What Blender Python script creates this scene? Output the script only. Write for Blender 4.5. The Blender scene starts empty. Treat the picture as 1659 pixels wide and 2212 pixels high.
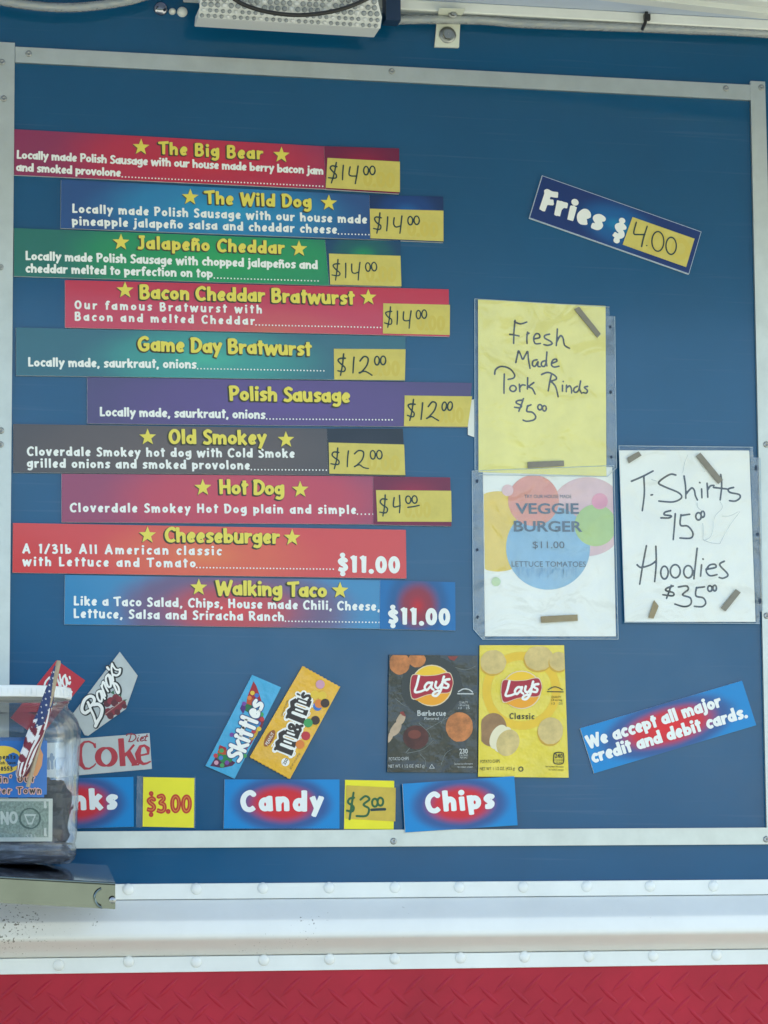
import bpy, math, random
import numpy as np
from mathutils import Vector, Matrix
random.seed(7)
R = math.radians
scene = bpy.context.scene
COL = scene.collection

# ------------------------------------------------------------------ camera
IMW, IMH, F = 1659.0, 2212.0, 6029.5          # picture units used for measuring
YAW, PITCH, ROLL = 0.20086, 0.12604, -0.00582
CAM = Vector((-0.86, -4.28, 1.55))
fwd = Vector((math.sin(YAW)*math.cos(PITCH), math.cos(YAW)*math.cos(PITCH), math.sin(PITCH)))
rt0 = Vector((math.cos(YAW), -math.sin(YAW), 0)); up0 = rt0.cross(fwd)
rt = rt0*math.cos(ROLL) + up0*math.sin(ROLL); upv = -rt0*math.sin(ROLL) + up0*math.cos(ROLL)
cam = bpy.data.objects.new("camera", bpy.data.cameras.new("camera")); COL.objects.link(cam)
cam.matrix_world = Matrix(((rt.x, upv.x, -fwd.x, CAM.x), (rt.y, upv.y, -fwd.y, CAM.y), (rt.z, upv.z, -fwd.z, CAM.z), (0, 0, 0, 1)))
cam.data.sensor_fit = 'HORIZONTAL'; cam.data.sensor_width = 36; cam.data.lens = 36*F/IMW
cam.data.clip_end = 2000
scene.camera = cam

# ------------------------------------------------------------------ light
SUN_EL, SUN_AZ = R(55), R(66)                  # sun stands to the right, a little behind the wall's plane
w = bpy.data.worlds.new("World"); scene.world = w; w.use_nodes = True
nt = w.node_tree; bg = nt.nodes["Background"]
sky = nt.nodes.new("ShaderNodeTexSky"); sky.sky_type = 'NISHITA'; sky.sun_disc = False
sky.sun_elevation = SUN_EL; sky.sun_rotation = SUN_AZ
nt.links.new(sky.outputs[0], bg.inputs[0]); bg.inputs[1].default_value = 0.15
sd = bpy.data.lights.new("sun", 'SUN'); sd.energy = 4.0; sd.angle = R(0.5); sd.color = (1, .95, .87)
sun = bpy.data.objects.new("sun", sd); COL.objects.link(sun)
sdir = Vector((math.sin(SUN_AZ)*math.cos(SUN_EL), math.cos(SUN_AZ)*math.cos(SUN_EL), math.sin(SUN_EL)))
sun.rotation_euler = sdir.to_track_quat('Z', 'Y').to_euler()
scene.view_settings.view_transform = 'Standard'; scene.view_settings.look = 'None'
scene.view_settings.gamma = 1; scene.view_settings.exposure = 1.78
scene.view_settings.use_curve_mapping = False

# ------------------------------------------------------------------ measuring helpers
def at(px, py, depth=0.0):
    """point of the picture on the vertical plane `depth` metres in front of the trailer wall"""
    d = rt*(px-IMW/2) - upv*(py-IMH/2) + fwd*F
    return CAM + d*((-depth-CAM.y)/d.y)
def Z(x0, y0, s):
    k = 1/1.82278
    return lambda p: ((x0+p[0]*s)*k, (y0+p[1]*s)*k)
PX = (at(831, 1106)-at(830, 1106)).length      # metres per unit at the middle

# ------------------------------------------------------------------ materials
def lin(c):
    return tuple((v/12.92 if v <= .04045 else ((v+.055)/1.055)**2.4) for v in c)
def hexc(h):
    return lin(tuple(int(h[i:i+2], 16)/255 for i in (0, 2, 4)))
MATS = {}
def mat(name, col, rough=.5, metal=0.0, coat=0.0, noise=0.0, nscale=30.0, bump=0.0, bscale=60.0, spec=.5, alpha=1.0, stretch=None):
    if name in MATS: return MATS[name]
    if isinstance(col, str): col = hexc(col)
    m = bpy.data.materials.new(name); m.use_nodes = True; MATS[name] = m
    nt = m.node_tree; b = nt.nodes["Principled BSDF"]
    b.inputs["Base Color"].default_value = (*col, 1); b.inputs["Roughness"].default_value = rough
    b.inputs["Metallic"].default_value = metal; b.inputs["Coat Weight"].default_value = coat
    b.inputs["Coat Roughness"].default_value = .08; b.inputs["Specular IOR Level"].default_value = spec
    b.inputs["Alpha"].default_value = alpha
    m.diffuse_color = (*col, 1)
    if noise or bump:
        tc = nt.nodes.new("ShaderNodeTexCoord"); src = tc.outputs["Object"]
        if stretch:
            mp = nt.nodes.new("ShaderNodeMapping"); mp.inputs["Scale"].default_value = stretch
            nt.links.new(src, mp.inputs[0]); src = mp.outputs[0]
    if noise:
        n = nt.nodes.new("ShaderNodeTexNoise"); n.inputs["Scale"].default_value = nscale; n.inputs["Detail"].default_value = 6
        n.inputs["Roughness"].default_value = .65
        nt.links.new(src, n.inputs["Vector"])
        r = nt.nodes.new("ShaderNodeValToRGB"); r.color_ramp.elements[0].position = .3; r.color_ramp.elements[1].position = .7
        r.color_ramp.elements[0].color = (*[c*(1-noise) for c in col], 1)
        r.color_ramp.elements[1].color = (*[min(1, c*(1+noise*.5)) for c in col], 1)
        nt.links.new(n.outputs[0], r.inputs[0]); nt.links.new(r.outputs[0], b.inputs["Base Color"])
    if bump:
        n = nt.nodes.new("ShaderNodeTexNoise"); n.inputs["Scale"].default_value = bscale; n.inputs["Detail"].default_value = 4
        nt.links.new(src, n.inputs["Vector"])
        bp = nt.nodes.new("ShaderNodeBump"); bp.inputs["Strength"].default_value = min(1, bump); bp.inputs["Distance"].default_value = .004*max(1, bump)
        nt.links.new(n.outputs[0], bp.inputs["Height"]); nt.links.new(bp.outputs[0], b.inputs["Normal"])
    return m
def radial(name, stops, a, b_, cx=0, cy=0, rough=.22, warp=.12):
    """printed sheet whose ink runs in an elliptical blend from its middle outwards"""
    m = mat(name, stops[0][1], rough, bump=.10, bscale=9, spec=.4)
    nt = m.node_tree; b = nt.nodes["Principled BSDF"]
    tc = nt.nodes.new("ShaderNodeTexCoord"); mp = nt.nodes.new("ShaderNodeMapping"); mp.vector_type = 'POINT'
    mp.inputs["Location"].default_value = (-cx/a, 0, -cy/b_); mp.inputs["Scale"].default_value = (1/a, 0, 1/b_)
    nt.links.new(tc.outputs["Object"], mp.inputs[0])
    ln = nt.nodes.new("ShaderNodeVectorMath"); ln.operation = 'LENGTH'; nt.links.new(mp.outputs[0], ln.inputs[0])
    ns = nt.nodes.new("ShaderNodeTexNoise"); ns.inputs["Scale"].default_value = 14
    nt.links.new(tc.outputs["Object"], ns.inputs["Vector"])
    ma = nt.nodes.new("ShaderNodeMath"); ma.operation = 'MULTIPLY_ADD'; ma.inputs[1].default_value = warp
    nt.links.new(ns.outputs[0], ma.inputs[0]); nt.links.new(ln.outputs["Value"], ma.inputs[2])
    r = nt.nodes.new("ShaderNodeValToRGB"); r.color_ramp.interpolation = 'EASE'
    e = r.color_ramp.elements
    while len(e) < len(stops): e.new(.5)
    for i, (p, c) in enumerate(stops):
        e[i].position = p; e[i].color = (*(hexc(c) if isinstance(c, str) else c), 1)
    nt.links.new(ma.outputs[0], r.inputs[0]); nt.links.new(r.outputs[0], b.inputs["Base Color"])
    return m
def film(name, tint=(.93, .95, .96), veil=.05, rough=.08, bump=.0, bscale=25., gl=.06, veilcol=(.8, .85, .88), glk=1.0):
    """thin clear plastic: mostly see-through, a little milky, with a gloss on it"""
    m = bpy.data.materials.new(name); m.use_nodes = True; nt = m.node_tree; nt.nodes.clear(); MATS[name] = m
    o = nt.nodes.new("ShaderNodeOutputMaterial"); t = nt.nodes.new("ShaderNodeBsdfTransparent"); t.inputs[0].default_value = (*tint, 1)
    d = nt.nodes.new("ShaderNodeBsdfDiffuse"); d.inputs[0].default_value = (*veilcol, 1)
    g = nt.nodes.new("ShaderNodeBsdfGlossy"); g.inputs["Roughness"].default_value = rough
    m1 = nt.nodes.new("ShaderNodeMixShader"); m1.inputs[0].default_value = veil
    fr = nt.nodes.new("ShaderNodeFresnel"); fr.inputs[0].default_value = 1.0+gl*8
    m2 = nt.nodes.new("ShaderNodeMixShader")
    L = nt.links.new
    L(t.outputs[0], m1.inputs[1]); L(d.outputs[0], m1.inputs[2]); L(fr.outputs[0], m2.inputs[0])
    k_ = nt.nodes.new("ShaderNodeMath"); k_.operation = 'MULTIPLY'; k_.inputs[1].default_value = glk; L(fr.outputs[0], k_.inputs[0]); L(k_.outputs[0], m2.inputs[0])
    L(m1.outputs[0], m2.inputs[1]); L(g.outputs[0], m2.inputs[2]); L(m2.outputs[0], o.inputs[0])
    if bump:
        tc = nt.nodes.new("ShaderNodeTexCoord"); n = nt.nodes.new("ShaderNodeTexNoise"); n.inputs["Scale"].default_value = bscale
        n.inputs["Detail"].default_value = 3; n.inputs["Distortion"].default_value = 1.0
        bp = nt.nodes.new("ShaderNodeBump"); bp.inputs["Strength"].default_value = bump; bp.inputs["Distance"].default_value = .01
        L(tc.outputs["Object"], n.inputs["Vector"]); L(n.outputs[0], bp.inputs["Height"])
        L(bp.outputs[0], g.inputs["Normal"]); L(bp.outputs[0], fr.inputs["Normal"])
    return m

# ------------------------------------------------------------------ mesh builder
def tag(o, label=None, cat=None, group=None, kind=None):
    if label: o["label"] = label
    if cat: o["category"] = cat
    if group: o["group"] = group
    if kind: o["kind"] = kind
    return o
def empty(name, loc=(0, 0, 0), rot=(0, 0, 0)):
    o = bpy.data.objects.new(name, None); COL.objects.link(o); o.empty_display_size = .02
    o.location = loc; o.rotation_euler = rot; return o
class MB:
    def __init__(s): s.v = []; s.f = []; s.m = []; s.mats = []; s.sm = []
    def mi(s, m):
        if m not in s.mats: s.mats.append(m)
        return s.mats.index(m)
    def add(s, verts, faces, m, smooth=False):
        o = len(s.v); k = s.mi(m)
        s.v.extend([tuple(p) for p in verts]); s.f.extend([tuple(i+o for i in f) for f in faces])
        s.m.extend([k]*len(faces)); s.sm.extend([smooth]*len(faces))
    def box(s, lo, hi, m, T=None):
        x0, y0, z0 = lo; x1, y1, z1 = hi
        v = [Vector(p) for p in ((x0, y0, z0), (x1, y0, z0), (x1, y1, z0), (x0, y1, z0), (x0, y0, z1), (x1, y0, z1), (x1, y1, z1), (x0, y1, z1))]
        if T: v = [T @ p for p in v]
        s.add(v, [(0, 3, 2, 1), (4, 5, 6, 7), (0, 1, 5, 4), (1, 2, 6, 5), (2, 3, 7, 6), (3, 0, 4, 7)], m)
    def hexa(s, front, back, m, sidem=None):
        """front and back: four points each, both in the order TL TR BR BL seen from the front"""
        v = list(front)+list(back)
        s.add(v, [(0, 3, 2, 1)], m); s.add(v, [(4, 5, 6, 7), (0, 1, 5, 4), (1, 2, 6, 5), (2, 3, 7, 6), (3, 0, 4, 7)], sidem or m)
    def tube(s, pts, r, m, n=10, smooth=True, cap=True):
        pts = [Vector(p) for p in pts]; rs = r if isinstance(r, (list, tuple)) else [r]*len(pts)
        vs = []; ref = Vector((.13, 1, .21)).normalized()
        for i, p in enumerate(pts):
            t = (pts[min(i+1, len(pts)-1)]-pts[max(i-1, 0)]).normalized()
            a = t.cross(ref).normalized(); b = t.cross(a)
            vs += [p+(a*math.cos(2*math.pi*k/n)+b*math.sin(2*math.pi*k/n))*rs[i] for k in range(n)]
        fs = [(i*n+k, i*n+(k+1) % n, (i+1)*n+(k+1) % n, (i+1)*n+k) for i in range(len(pts)-1) for k in range(n)]
        s.add(vs, fs, m, smooth)
        if cap: s.add(vs[:n], [tuple(range(n))], m); s.add(vs[-n:], [tuple(range(n))], m)
    def lathe(s, prof, m, n=48, c=(0, 0, 0), T=None, smooth=True, a0=0, a1=2*math.pi):
        full = abs(a1-a0-2*math.pi) < 1e-6; k = n if full else n+1
        vs = []
        for r, z in prof:
            for i in range(k):
                a = a0+(a1-a0)*i/n; p = Vector((r*math.cos(a), r*math.sin(a), z))
                if T: p = T @ p
                vs.append(p+Vector(c))
        fs = []
        for j in range(len(prof)-1):
            for i in range(n if full else n):
                i2 = (i+1) % k; fs.append((j*k+i, j*k+i2, (j+1)*k+i2, (j+1)*k+i))
        s.add(vs, fs, m, smooth)
    def flat(s, polys, y, m, T=None):
        """polygons in the (x, z) plane at the given y"""
        vs, fs = [], []
        for p in polys:
            o = len(vs); vs += [(a, y, b) for a, b in p]; fs.append(tuple(range(o, o+len(p))))
        s.add(vs, fs, m)
    def build(s, name, parent=None, bevel=0):
        me = bpy.data.meshes.new(name); me.from_pydata(s.v, [], s.f)
        for m in s.mats: me.materials.append(m)
        me.polygons.foreach_set("material_index", s.m); me.polygons.foreach_set("use_smooth", s.sm); me.update()
        o = bpy.data.objects.new(name, me); COL.objects.link(o)
        if parent: o.parent = parent
        if bevel:
            b = o.modifiers.new("bevel", 'BEVEL'); b.width = bevel; b.segments = 2; b.limit_method = 'ANGLE'
        return o

# ------------------------------------------------------------------ lettering: strokes -> distance field -> one flat sheet
def spline(p, n=7, closed=False):
    p = [np.array(q, float) for q in p]
    if len(p) < 3: return p
    out = []; m = len(p)
    for i in range(m if closed else m-1):
        if closed: a, b, c, d = p[(i-1) % m], p[i], p[(i+1) % m], p[(i+2) % m]
        else: a, b, c, d = p[max(i-1, 0)], p[i], p[i+1], p[min(i+2, m-1)]
        for k in range(n):
            t = k/n
            out.append(.5*((2*b)+(-a+c)*t+(2*a-5*b+4*c-d)*t*t+(-a+3*b-3*c+d)*t**3))
    out.append(p[0] if closed else p[-1])
    return out
def ell(cx, cy, rx, ry, n=22, rot=0):
    c, s = math.cos(rot), math.sin(rot)
    return [(cx+rx*math.cos(2*math.pi*i/n)*c-ry*math.sin(2*math.pi*i/n)*s, cy+rx*math.cos(2*math.pi*i/n)*s+ry*math.sin(2*math.pi*i/n)*c) for i in range(n+1)]
def sdf_polys(strokes, cell, grow=0.0):
    """strokes: (points, radius at start, radius at end, flat ends). Returns polygons of their union (+grow)."""
    allp = np.array([q for s in strokes for q in s[0]]); rm = max(max(s[1], s[2]) for s in strokes)+abs(grow)+cell*2
    x0, y0 = allp.min(0)-rm; x1, y1 = allp.max(0)+rm
    nx, ny = int((x1-x0)/cell)+2, int((y1-y0)/cell)+2
    X, Y = np.meshgrid(x0+np.arange(nx)*cell, y0+np.arange(ny)*cell)
    D = np.full(X.shape, 1e9)
    for pts, r0, r1, flat in strokes:
        P = np.array(pts, float)
        if len(P) == 1: D = np.minimum(D, np.hypot(X-P[0, 0], Y-P[0, 1])-r0); continue
        L = np.hypot(*(P[1:]-P[:-1]).T); tot = L.sum() or 1; acc = 0
        S = np.full(X.shape, 1e9)
        for i in range(len(P)-1):
            if L[i] < 1e-12: continue
            d = (P[i+1]-P[i])/L[i]; t = (X-P[i, 0])*d[0]+(Y-P[i, 1])*d[1]
            tc = np.clip(t, 0, L[i])
            ra = r0+(r1-r0)*(acc+tc)/tot
            S = np.minimum(S, np.hypot(X-P[i, 0]-tc*d[0], Y-P[i, 1]-tc*d[1])-ra); acc += L[i]
            if flat:
                perp = np.abs(-(X-P[i, 0])*d[1]+(Y-P[i, 1])*d[0])
                if i == 0: S = np.where((t < 0) & (t > -r0*1.2) & (perp < r0*1.3), np.maximum(-t, S), S)
                if i == len(P)-2: S = np.where((t > L[i]) & (t < L[i]+r1*1.2) & (perp < r1*1.3), np.maximum(t-L[i], S), S)
        D = np.minimum(D, S)
    D -= grow
    ins = D < 0; polys = []
    full = ins[:-1, :-1] & ins[1:, :-1] & ins[:-1, 1:] & ins[1:, 1:]
    anyi = ins[:-1, :-1] | ins[1:, :-1] | ins[:-1, 1:] | ins[1:, 1:]
    gx = lambda i: x0+i*cell
    gy = lambda j: y0+j*cell
    for j in range(ny-1):
        i = 0; row = full[j]
        while i < nx-1:
            if row[i]:
                k = i
                while k < nx-1 and row[k]: k += 1
                polys.append([(gx(i), gy(j)), (gx(k), gy(j)), (gx(k), gy(j+1)), (gx(i), gy(j+1))]); i = k
            else: i += 1
    for j, i in zip(*np.nonzero(anyi & ~full)):
        c = [(i, j), (i+1, j), (i+1, j+1), (i, j+1)]; p = []
        for q in range(4):
            (ia, ja), (ib, jb) = c[q], c[(q+1) % 4]; a, b = D[ja, ia], D[jb, ib]
            if a < 0: p.append((gx(ia), gy(ja)))
            if (a < 0) != (b < 0):
                t = a/(a-b); p.append((gx(ia)+(gx(ib)-gx(ia))*t, gy(ja)+(gy(jb)-gy(ja))*t))
        if len(p) > 2: polys.append(p)
    return polys

GL = {  # casual brush-like lettering: width | strokes (l straight, s curved, o ellipse, d dot)
 'a': ".60|o.27,.33,.17,.23|l.47,.72,.51,0", 'b': ".60|l.1,1.02,.12,.0|o.32,.32,.18,.22", 'c': ".50|s.45,.56,.28,.61,.12,.36,.24,.1,.46,.15",
 'd': ".62|o.27,.32,.17,.22|l.49,1.02,.52,0", 'e': ".54|s.13,.34,.40,.40,.40,.56,.26,.61,.12,.36,.22,.1,.46,.16", 'f': ".42|s.43,.92,.28,.96,.2,.8,.2,.4,.2,0|l.04,.62,.40,.66",
 'g': ".60|o.27,.37,.17,.21|s.48,.7,.5,.2,.46,-.1,.3,-.2,.1,-.14", 'h': ".60|l.1,1.02,.12,0|s.13,.40,.3,.6,.46,.5,.48,.25,.48,0", 'i': ".26|l.12,.68,.14,0|d.13,.9",
 'j': ".32|s.18,.68,.2,.1,.14,-.14,-.02,-.18|d.19,.9", 'k': ".58|l.1,1.02,.12,0|l.48,.70,.14,.30|l.22,.40,.52,0", 'l': ".26|l.12,1.02,.14,0",
 'm': ".88|l.1,.7,.12,0|s.13,.42,.26,.6,.4,.5,.43,.25,.43,0|s.44,.42,.58,.6,.72,.5,.75,.25,.75,0", 'n': ".60|l.1,.7,.12,0|s.13,.40,.3,.6,.46,.5,.48,.25,.48,0",
 'o': ".58|o.29,.34,.18,.23", 'p': ".60|l.1,.7,.13,-.26|o.32,.34,.18,.23", 'r': ".46|l.1,.7,.12,0|s.13,.38,.24,.57,.44,.60",
 's': ".48|s.43,.58,.26,.62,.13,.5,.24,.37,.38,.25,.3,.1,.06,.1", 't': ".42|l.2,.95,.22,0|l.03,.66,.42,.69", 'u': ".60|s.1,.7,.11,.25,.2,.1,.36,.12,.46,.34|l.46,.7,.5,0",
 'v': ".54|l.06,.7,.26,.02|l.26,.02,.48,.72", 'w': ".84|l.06,.7,.23,.03,.41,.6,.59,.03,.78,.72", 'y': ".56|l.07,.7,.28,.14|l.5,.72,.15,-.27",
 'ñ': ".60|l.1,.7,.12,0|s.13,.40,.3,.6,.46,.5,.48,.25,.48,0|s.1,.82,.22,.9,.36,.82,.5,.9", 'x': ".5|l.06,.7,.46,0|l.46,.7,.05,0", 'z': ".5|l.06,.64,.42,.64,.08,.06,.46,.06",
 'A': ".76|l.06,0,.37,1,.68,0|l.18,.32,.56,.34", 'B': ".66|l.12,1,.12,0|s.08,.94,.42,.94,.49,.74,.36,.56,.14,.54|s.16,.54,.46,.5,.55,.28,.40,.08,.08,.07",
 'C': ".66|s.6,.82,.44,.94,.2,.8,.1,.5,.2,.16,.42,.07,.6,.18", 'D': ".70|l.13,1,.12,0|s.05,.93,.36,.92,.58,.7,.58,.36,.38,.1,.06,.07",
 'F': ".56|l.15,1,.12,0|s.08,.93,.3,.9,.56,.96|s.12,.5,.28,.48,.48,.54", 'G': ".74|s.6,.84,.44,.94,.2,.8,.1,.5,.2,.16,.42,.07,.6,.2,.6,.44|l.36,.44,.70,.45",
 'H': ".72|l.12,1,.12,0|l.58,1,.6,0|l.12,.5,.6,.52", 'J': ".52|s.36,1,.38,.3,.3,.08,.06,.1|l.14,.94,.52,.95", 'L': ".54|l.13,1,.13,0|l.06,.08,.54,.10",
 'N': ".74|l.12,0,.12,1,.6,0,.6,1", 'M': ".9|l.1,0,.16,1,.44,.3,.72,1,.8,0", 'O': ".74|o.37,.5,.26,.42", 'P': ".62|l.12,1,.14,0|s.06,.94,.4,.94,.53,.74,.4,.5,.12,.47",
 'R': ".66|l.12,1,.14,0|s.06,.94,.4,.94,.53,.74,.4,.52,.12,.49|l.3,.5,.62,0", 'S': ".56|s.49,.84,.32,.94,.14,.8,.2,.6,.4,.44,.47,.22,.3,.07,.05,.14",
 'T': ".64|l.32,.95,.34,0|s.0,.90,.3,.93,.66,.98", 'W': ".98|l.06,1,.26,.03,.48,.85,.68,.03,.94,1.02", 'E': ".56|l.12,1,.12,0|l.06,.93,.52,.94|l.12,.5,.44,.51|l.06,.07,.54,.08",
 '0': ".62|o.3,.5,.2,.41", '1': ".40|l.24,1,.24,0|l.26,.95,.06,.84", '3': ".56|s.1,.88,.32,.94,.42,.76,.22,.55,.44,.45,.47,.2,.3,.07,.05,.14",
 '2': ".56|s.1,.8,.26,.94,.44,.78,.36,.5,.08,.07|l.06,.07,.52,.08", '4': ".6|l.36,1,.06,.34,.56,.34|l.42,.6,.42,0", '5': ".56|l.48,.94,.14,.94|s.14,.9,.12,.55,.34,.58,.48,.34,.34,.08,.06,.12",
 '8': ".58|o.29,.72,.15,.2|o.29,.28,.19,.21", '7': ".5|l.06,.93,.46,.93,.2,0",
 '/': ".46|l.02,-.05,.42,1.05", '$': ".58|s.46,.72,.32,.8,.14,.69,.22,.54,.4,.42,.45,.26,.3,.15,.06,.2|d.28,1.06|d.28,-.1",
 '.': ".26|d.13,.08", ',': ".26|l.17,.14,.07,-.15", "'": ".2|l.12,1.02,.08,.78", '-': ".4|l.04,.38,.34,.38", '(': ".3|s.24,1.05,.1,.5,.24,-.1", ')': ".3|s.06,1.05,.2,.5,.06,-.1",
 '&': ".8|s.7,.06,.2,.66,.3,.92,.46,.78,.2,.46,.12,.2,.34,.06,.62,.42", ' ': ".30|",
}
GCACHE = {}
def glyph(ch, wt, grow, flat=True, res=20):
    k = (ch, wt, grow, flat, res)
    if k in GCACHE: return GCACHE[k]
    w_, *ss = GL[ch].split('|'); st = []
    for s in ss:
        if not s: continue
        v = [float(q) for q in s[1:].split(',')]; p = list(zip(v[::2], v[1::2])); r = wt/2
        if s[0] == 'l': st.append((p, r*1.08, r*.95, flat))
        elif s[0] == 's': st.append((spline(p), r, r, flat))
        elif s[0] == 'o': st.append((ell(*v), r, r, False))
        else: st.append(([p[0]], r*1.18, r, False))
    GCACHE[k] = (float(w_), sdf_polys(st, 1/res, grow) if st else [])
    return GCACHE[k]
def layout(txt, p0, p1, cap, wt=.2, grow=0.0, jit=.012, flat=True, res=20, off=(0, 0), slant=0.0):
    """polygons of a line of lettering from baseline point p0 to baseline point p1"""
    p0, p1 = np.array(p0, float), np.array(p1, float); d = p1-p0; Ln = np.hypot(*d); d = d/Ln; nrm = np.array((-d[1], d[0]))
    ws = [float(GL[c].split('|')[0]) for c in txt]; nat = sum(ws)*cap
    sx = min(1.12, max(.74, Ln/nat)); gap = (Ln-nat*sx)/max(1, len(txt)-1)
    x = 0; out = []; rng = random.Random(hash_(txt))
    for c, w_ in zip(txt, ws):
        polys = glyph(c, wt, grow, flat, res)[1]; a = rng.uniform(-jit, jit)*2; dy = rng.uniform(-jit, jit)
        for P in polys:
            q = []
            for u, v in P:
                u2 = u-.3; U = (u2*math.cos(a)-v*math.sin(a)+.3+off[0]+slant*v)*cap*sx+x; V = (u2*math.sin(a)+v*math.cos(a)+dy+off[1])*cap
                q.append(tuple(p0+d*U+nrm*V))
            out.append(q)
        x += w_*cap*sx+gap
    return out
def hash_(s):
    h = 7
    for c in s: h = (h*31+ord(c)) % 1000003
    return h
def plain(txt, p0, p1, cap, bold=0.0):
    """plain sans lettering with the built-in font, as triangles from p0 to p1"""
    cu = bpy.data.curves.new("t", 'FONT'); cu.body = txt; cu.resolution_u = 3; cu.offset = bold
    o = bpy.data.objects.new("t", cu); COL.objects.link(o)
    dg = bpy.context.evaluated_depsgraph_get(); dg.update(); me = bpy.data.meshes.new_from_object(o.evaluated_get(dg))
    V = [tuple(v.co[:2]) for v in me.vertices]; Fs = [tuple(p.vertices) for p in me.polygons]
    bpy.data.objects.remove(o); bpy.data.curves.remove(cu); bpy.data.meshes.remove(me)
    xs = [v[0] for v in V]; x0, x1 = min(xs), max(xs)
    p0, p1 = np.array(p0, float), np.array(p1, float); d = p1-p0; Ln = np.hypot(*d); d /= Ln; n = np.array((-d[1], d[0])); k = Ln/(x1-x0); ky = cap/.72
    return [[tuple(p0+d*(V[i][0]-x0)*k+n*V[i][1]*ky) for i in f] for f in Fs]

# ------------------------------------------------------------------ things taped on the wall
LAY = .00022
class Sheet:
    """a flat thing on the wall, measured by its corners TL TR BR BL; builds in its own (x right, z up) frame"""
    def __init__(s, name, label, cat, corners, base=.0005, thick=.003, zf=None, group=None, yaw=0):
        s.base, s.thick = base, thick; s.zf = zf or (lambda p: p)
        C = [at(*s.zf(c), base+thick) for c in corners]
        c = sum(C, Vector())/4; ux = ((C[1]-C[0])+(C[2]-C[3])).normalized(); ang = math.atan2(ux.z, ux.x)
        s.c, s.ang = c, ang; s.u = Vector((math.cos(ang), 0, math.sin(ang))); s.v = Vector((-math.sin(ang), 0, math.cos(ang)))
        s.w = ((C[1]-C[0]).length+(C[2]-C[3]).length)/2; s.h = ((C[3]-C[0]).length+(C[2]-C[1]).length)/2
        s.root = empty(name, (c.x, -base, c.z), (0, -ang, 0)); tag(s.root, label, cat, group)
        s.corn = [((p-c).dot(s.u), (p-c).dot(s.v)) for p in C]
    def loc(s, p, raw=False):
        P = at(*(p if raw else s.zf(p)), s.base+s.thick); q = P-s.c; return (q.dot(s.u), q.dot(s.v))
    def L(s, k): return -(s.thick+k*LAY)
    def board(s, front, side, name='board', poly=None, thick=None, y0=0.0, parent=None):
        b = MB(); P = poly or s.corn; t = thick or s.thick; n = len(P)
        v = [(x, -t-y0, z) for x, z in P]+[(x, -y0, z) for x, z in P]
        b.add(v, [tuple(reversed(range(n)))], front)
        b.add(v, [tuple(range(n, 2*n))]+[(i, (i+1) % n, n+(i+1) % n, n+i) for i in range(n)], side)
        return b.build(name, parent or s.root)
    def patch(s, name, polys, m, k, parent=None):
        b = MB(); b.flat(polys, s.L(k), m); return b.build(name, parent or s.root)
    def px(s): return PX
def quad(s, pts, raw=False): return [s.loc(p, raw) for p in pts]
def dots(p0, p1, step, r):
    p0, p1 = np.array(p0, float), np.array(p1, float); L = np.hypot(*(p1-p0)); n = max(1, int(L/step)); out = []
    for i in range(n+1):
        c = p0+(p1-p0)*i/n; out.append([(c[0]+r*math.cos(a*1.0472), c[1]+r*math.sin(a*1.0472)) for a in range(6)])
    return out
def star(c, r, rot=0):
    return [(c[0]+(r if i % 2 == 0 else r*.42)*math.sin(i*math.pi/5+rot), c[1]+(r if i % 2 == 0 else r*.42)*math.cos(i*math.pi/5+rot)) for i in range(10)]
def fan(poly, c=None):
    c = c or (sum(p[0] for p in poly)/len(poly), sum(p[1] for p in poly)/len(poly))
    return [[c, poly[i], poly[(i+1) % len(poly)]] for i in range(len(poly))]
def strokes_px(s, lst, r, zf=None, taper=1.0, cell=None, grow=0.0):
    """hand-drawn strokes measured on the sheet: list of point lists (or ('o', cx, cy, rx, ry))"""
    f = zf or s.zf; st = []
    for q in lst:
        if q[0] == 'o': P = ell(*q[1:5]); P = [s.loc(f(p), True) for p in P]
        else: P = [s.loc(f(p), True) for p in q]; P = spline(P, 6)
        st.append((P, r, r*taper, False))
    return sdf_polys(st, cell or r*.7, grow)

# ---- materials used all over
ALU = mat('brushed_aluminium', (.57, .59, .55), .40, metal=.8, noise=.10, nscale=22, bump=.04, bscale=60)
STEEL = mat('polished_steel', (.36, .37, .44), .06, metal=1, noise=.12, nscale=14)
SCREW = mat('zinc_screw', (.35, .36, .36), .35, metal=.9)
WPAINT = mat('white_paint', (.78, .80, .78), .3, noise=.08, nscale=9, coat=.3)
BLUE = mat('blue_vinyl', (.003, .078, .19), .13, noise=.08, nscale=5, spec=.38, coat=.14, bump=.03, bscale=6)
_nt = BLUE.node_tree; _b = _nt.nodes["Principled BSDF"]; _tc = _nt.nodes.new("ShaderNodeTexCoord"); _n = _nt.nodes.new("ShaderNodeTexNoise"); _n.inputs["Scale"].default_value = 3.5; _n.inputs["Detail"].default_value = 9; _n.inputs["Roughness"].default_value = .7
_mr = _nt.nodes.new("ShaderNodeMapRange"); _mr.inputs[1].default_value = .35; _mr.inputs[2].default_value = .7; _mr.inputs[3].default_value = .09; _mr.inputs[4].default_value = .26
_nt.links.new(_tc.outputs["Object"], _n.inputs["Vector"]); _nt.links.new(_n.outputs[0], _mr.inputs[0]); _nt.links.new(_mr.outputs[0], _b.inputs["Roughness"])
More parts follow.
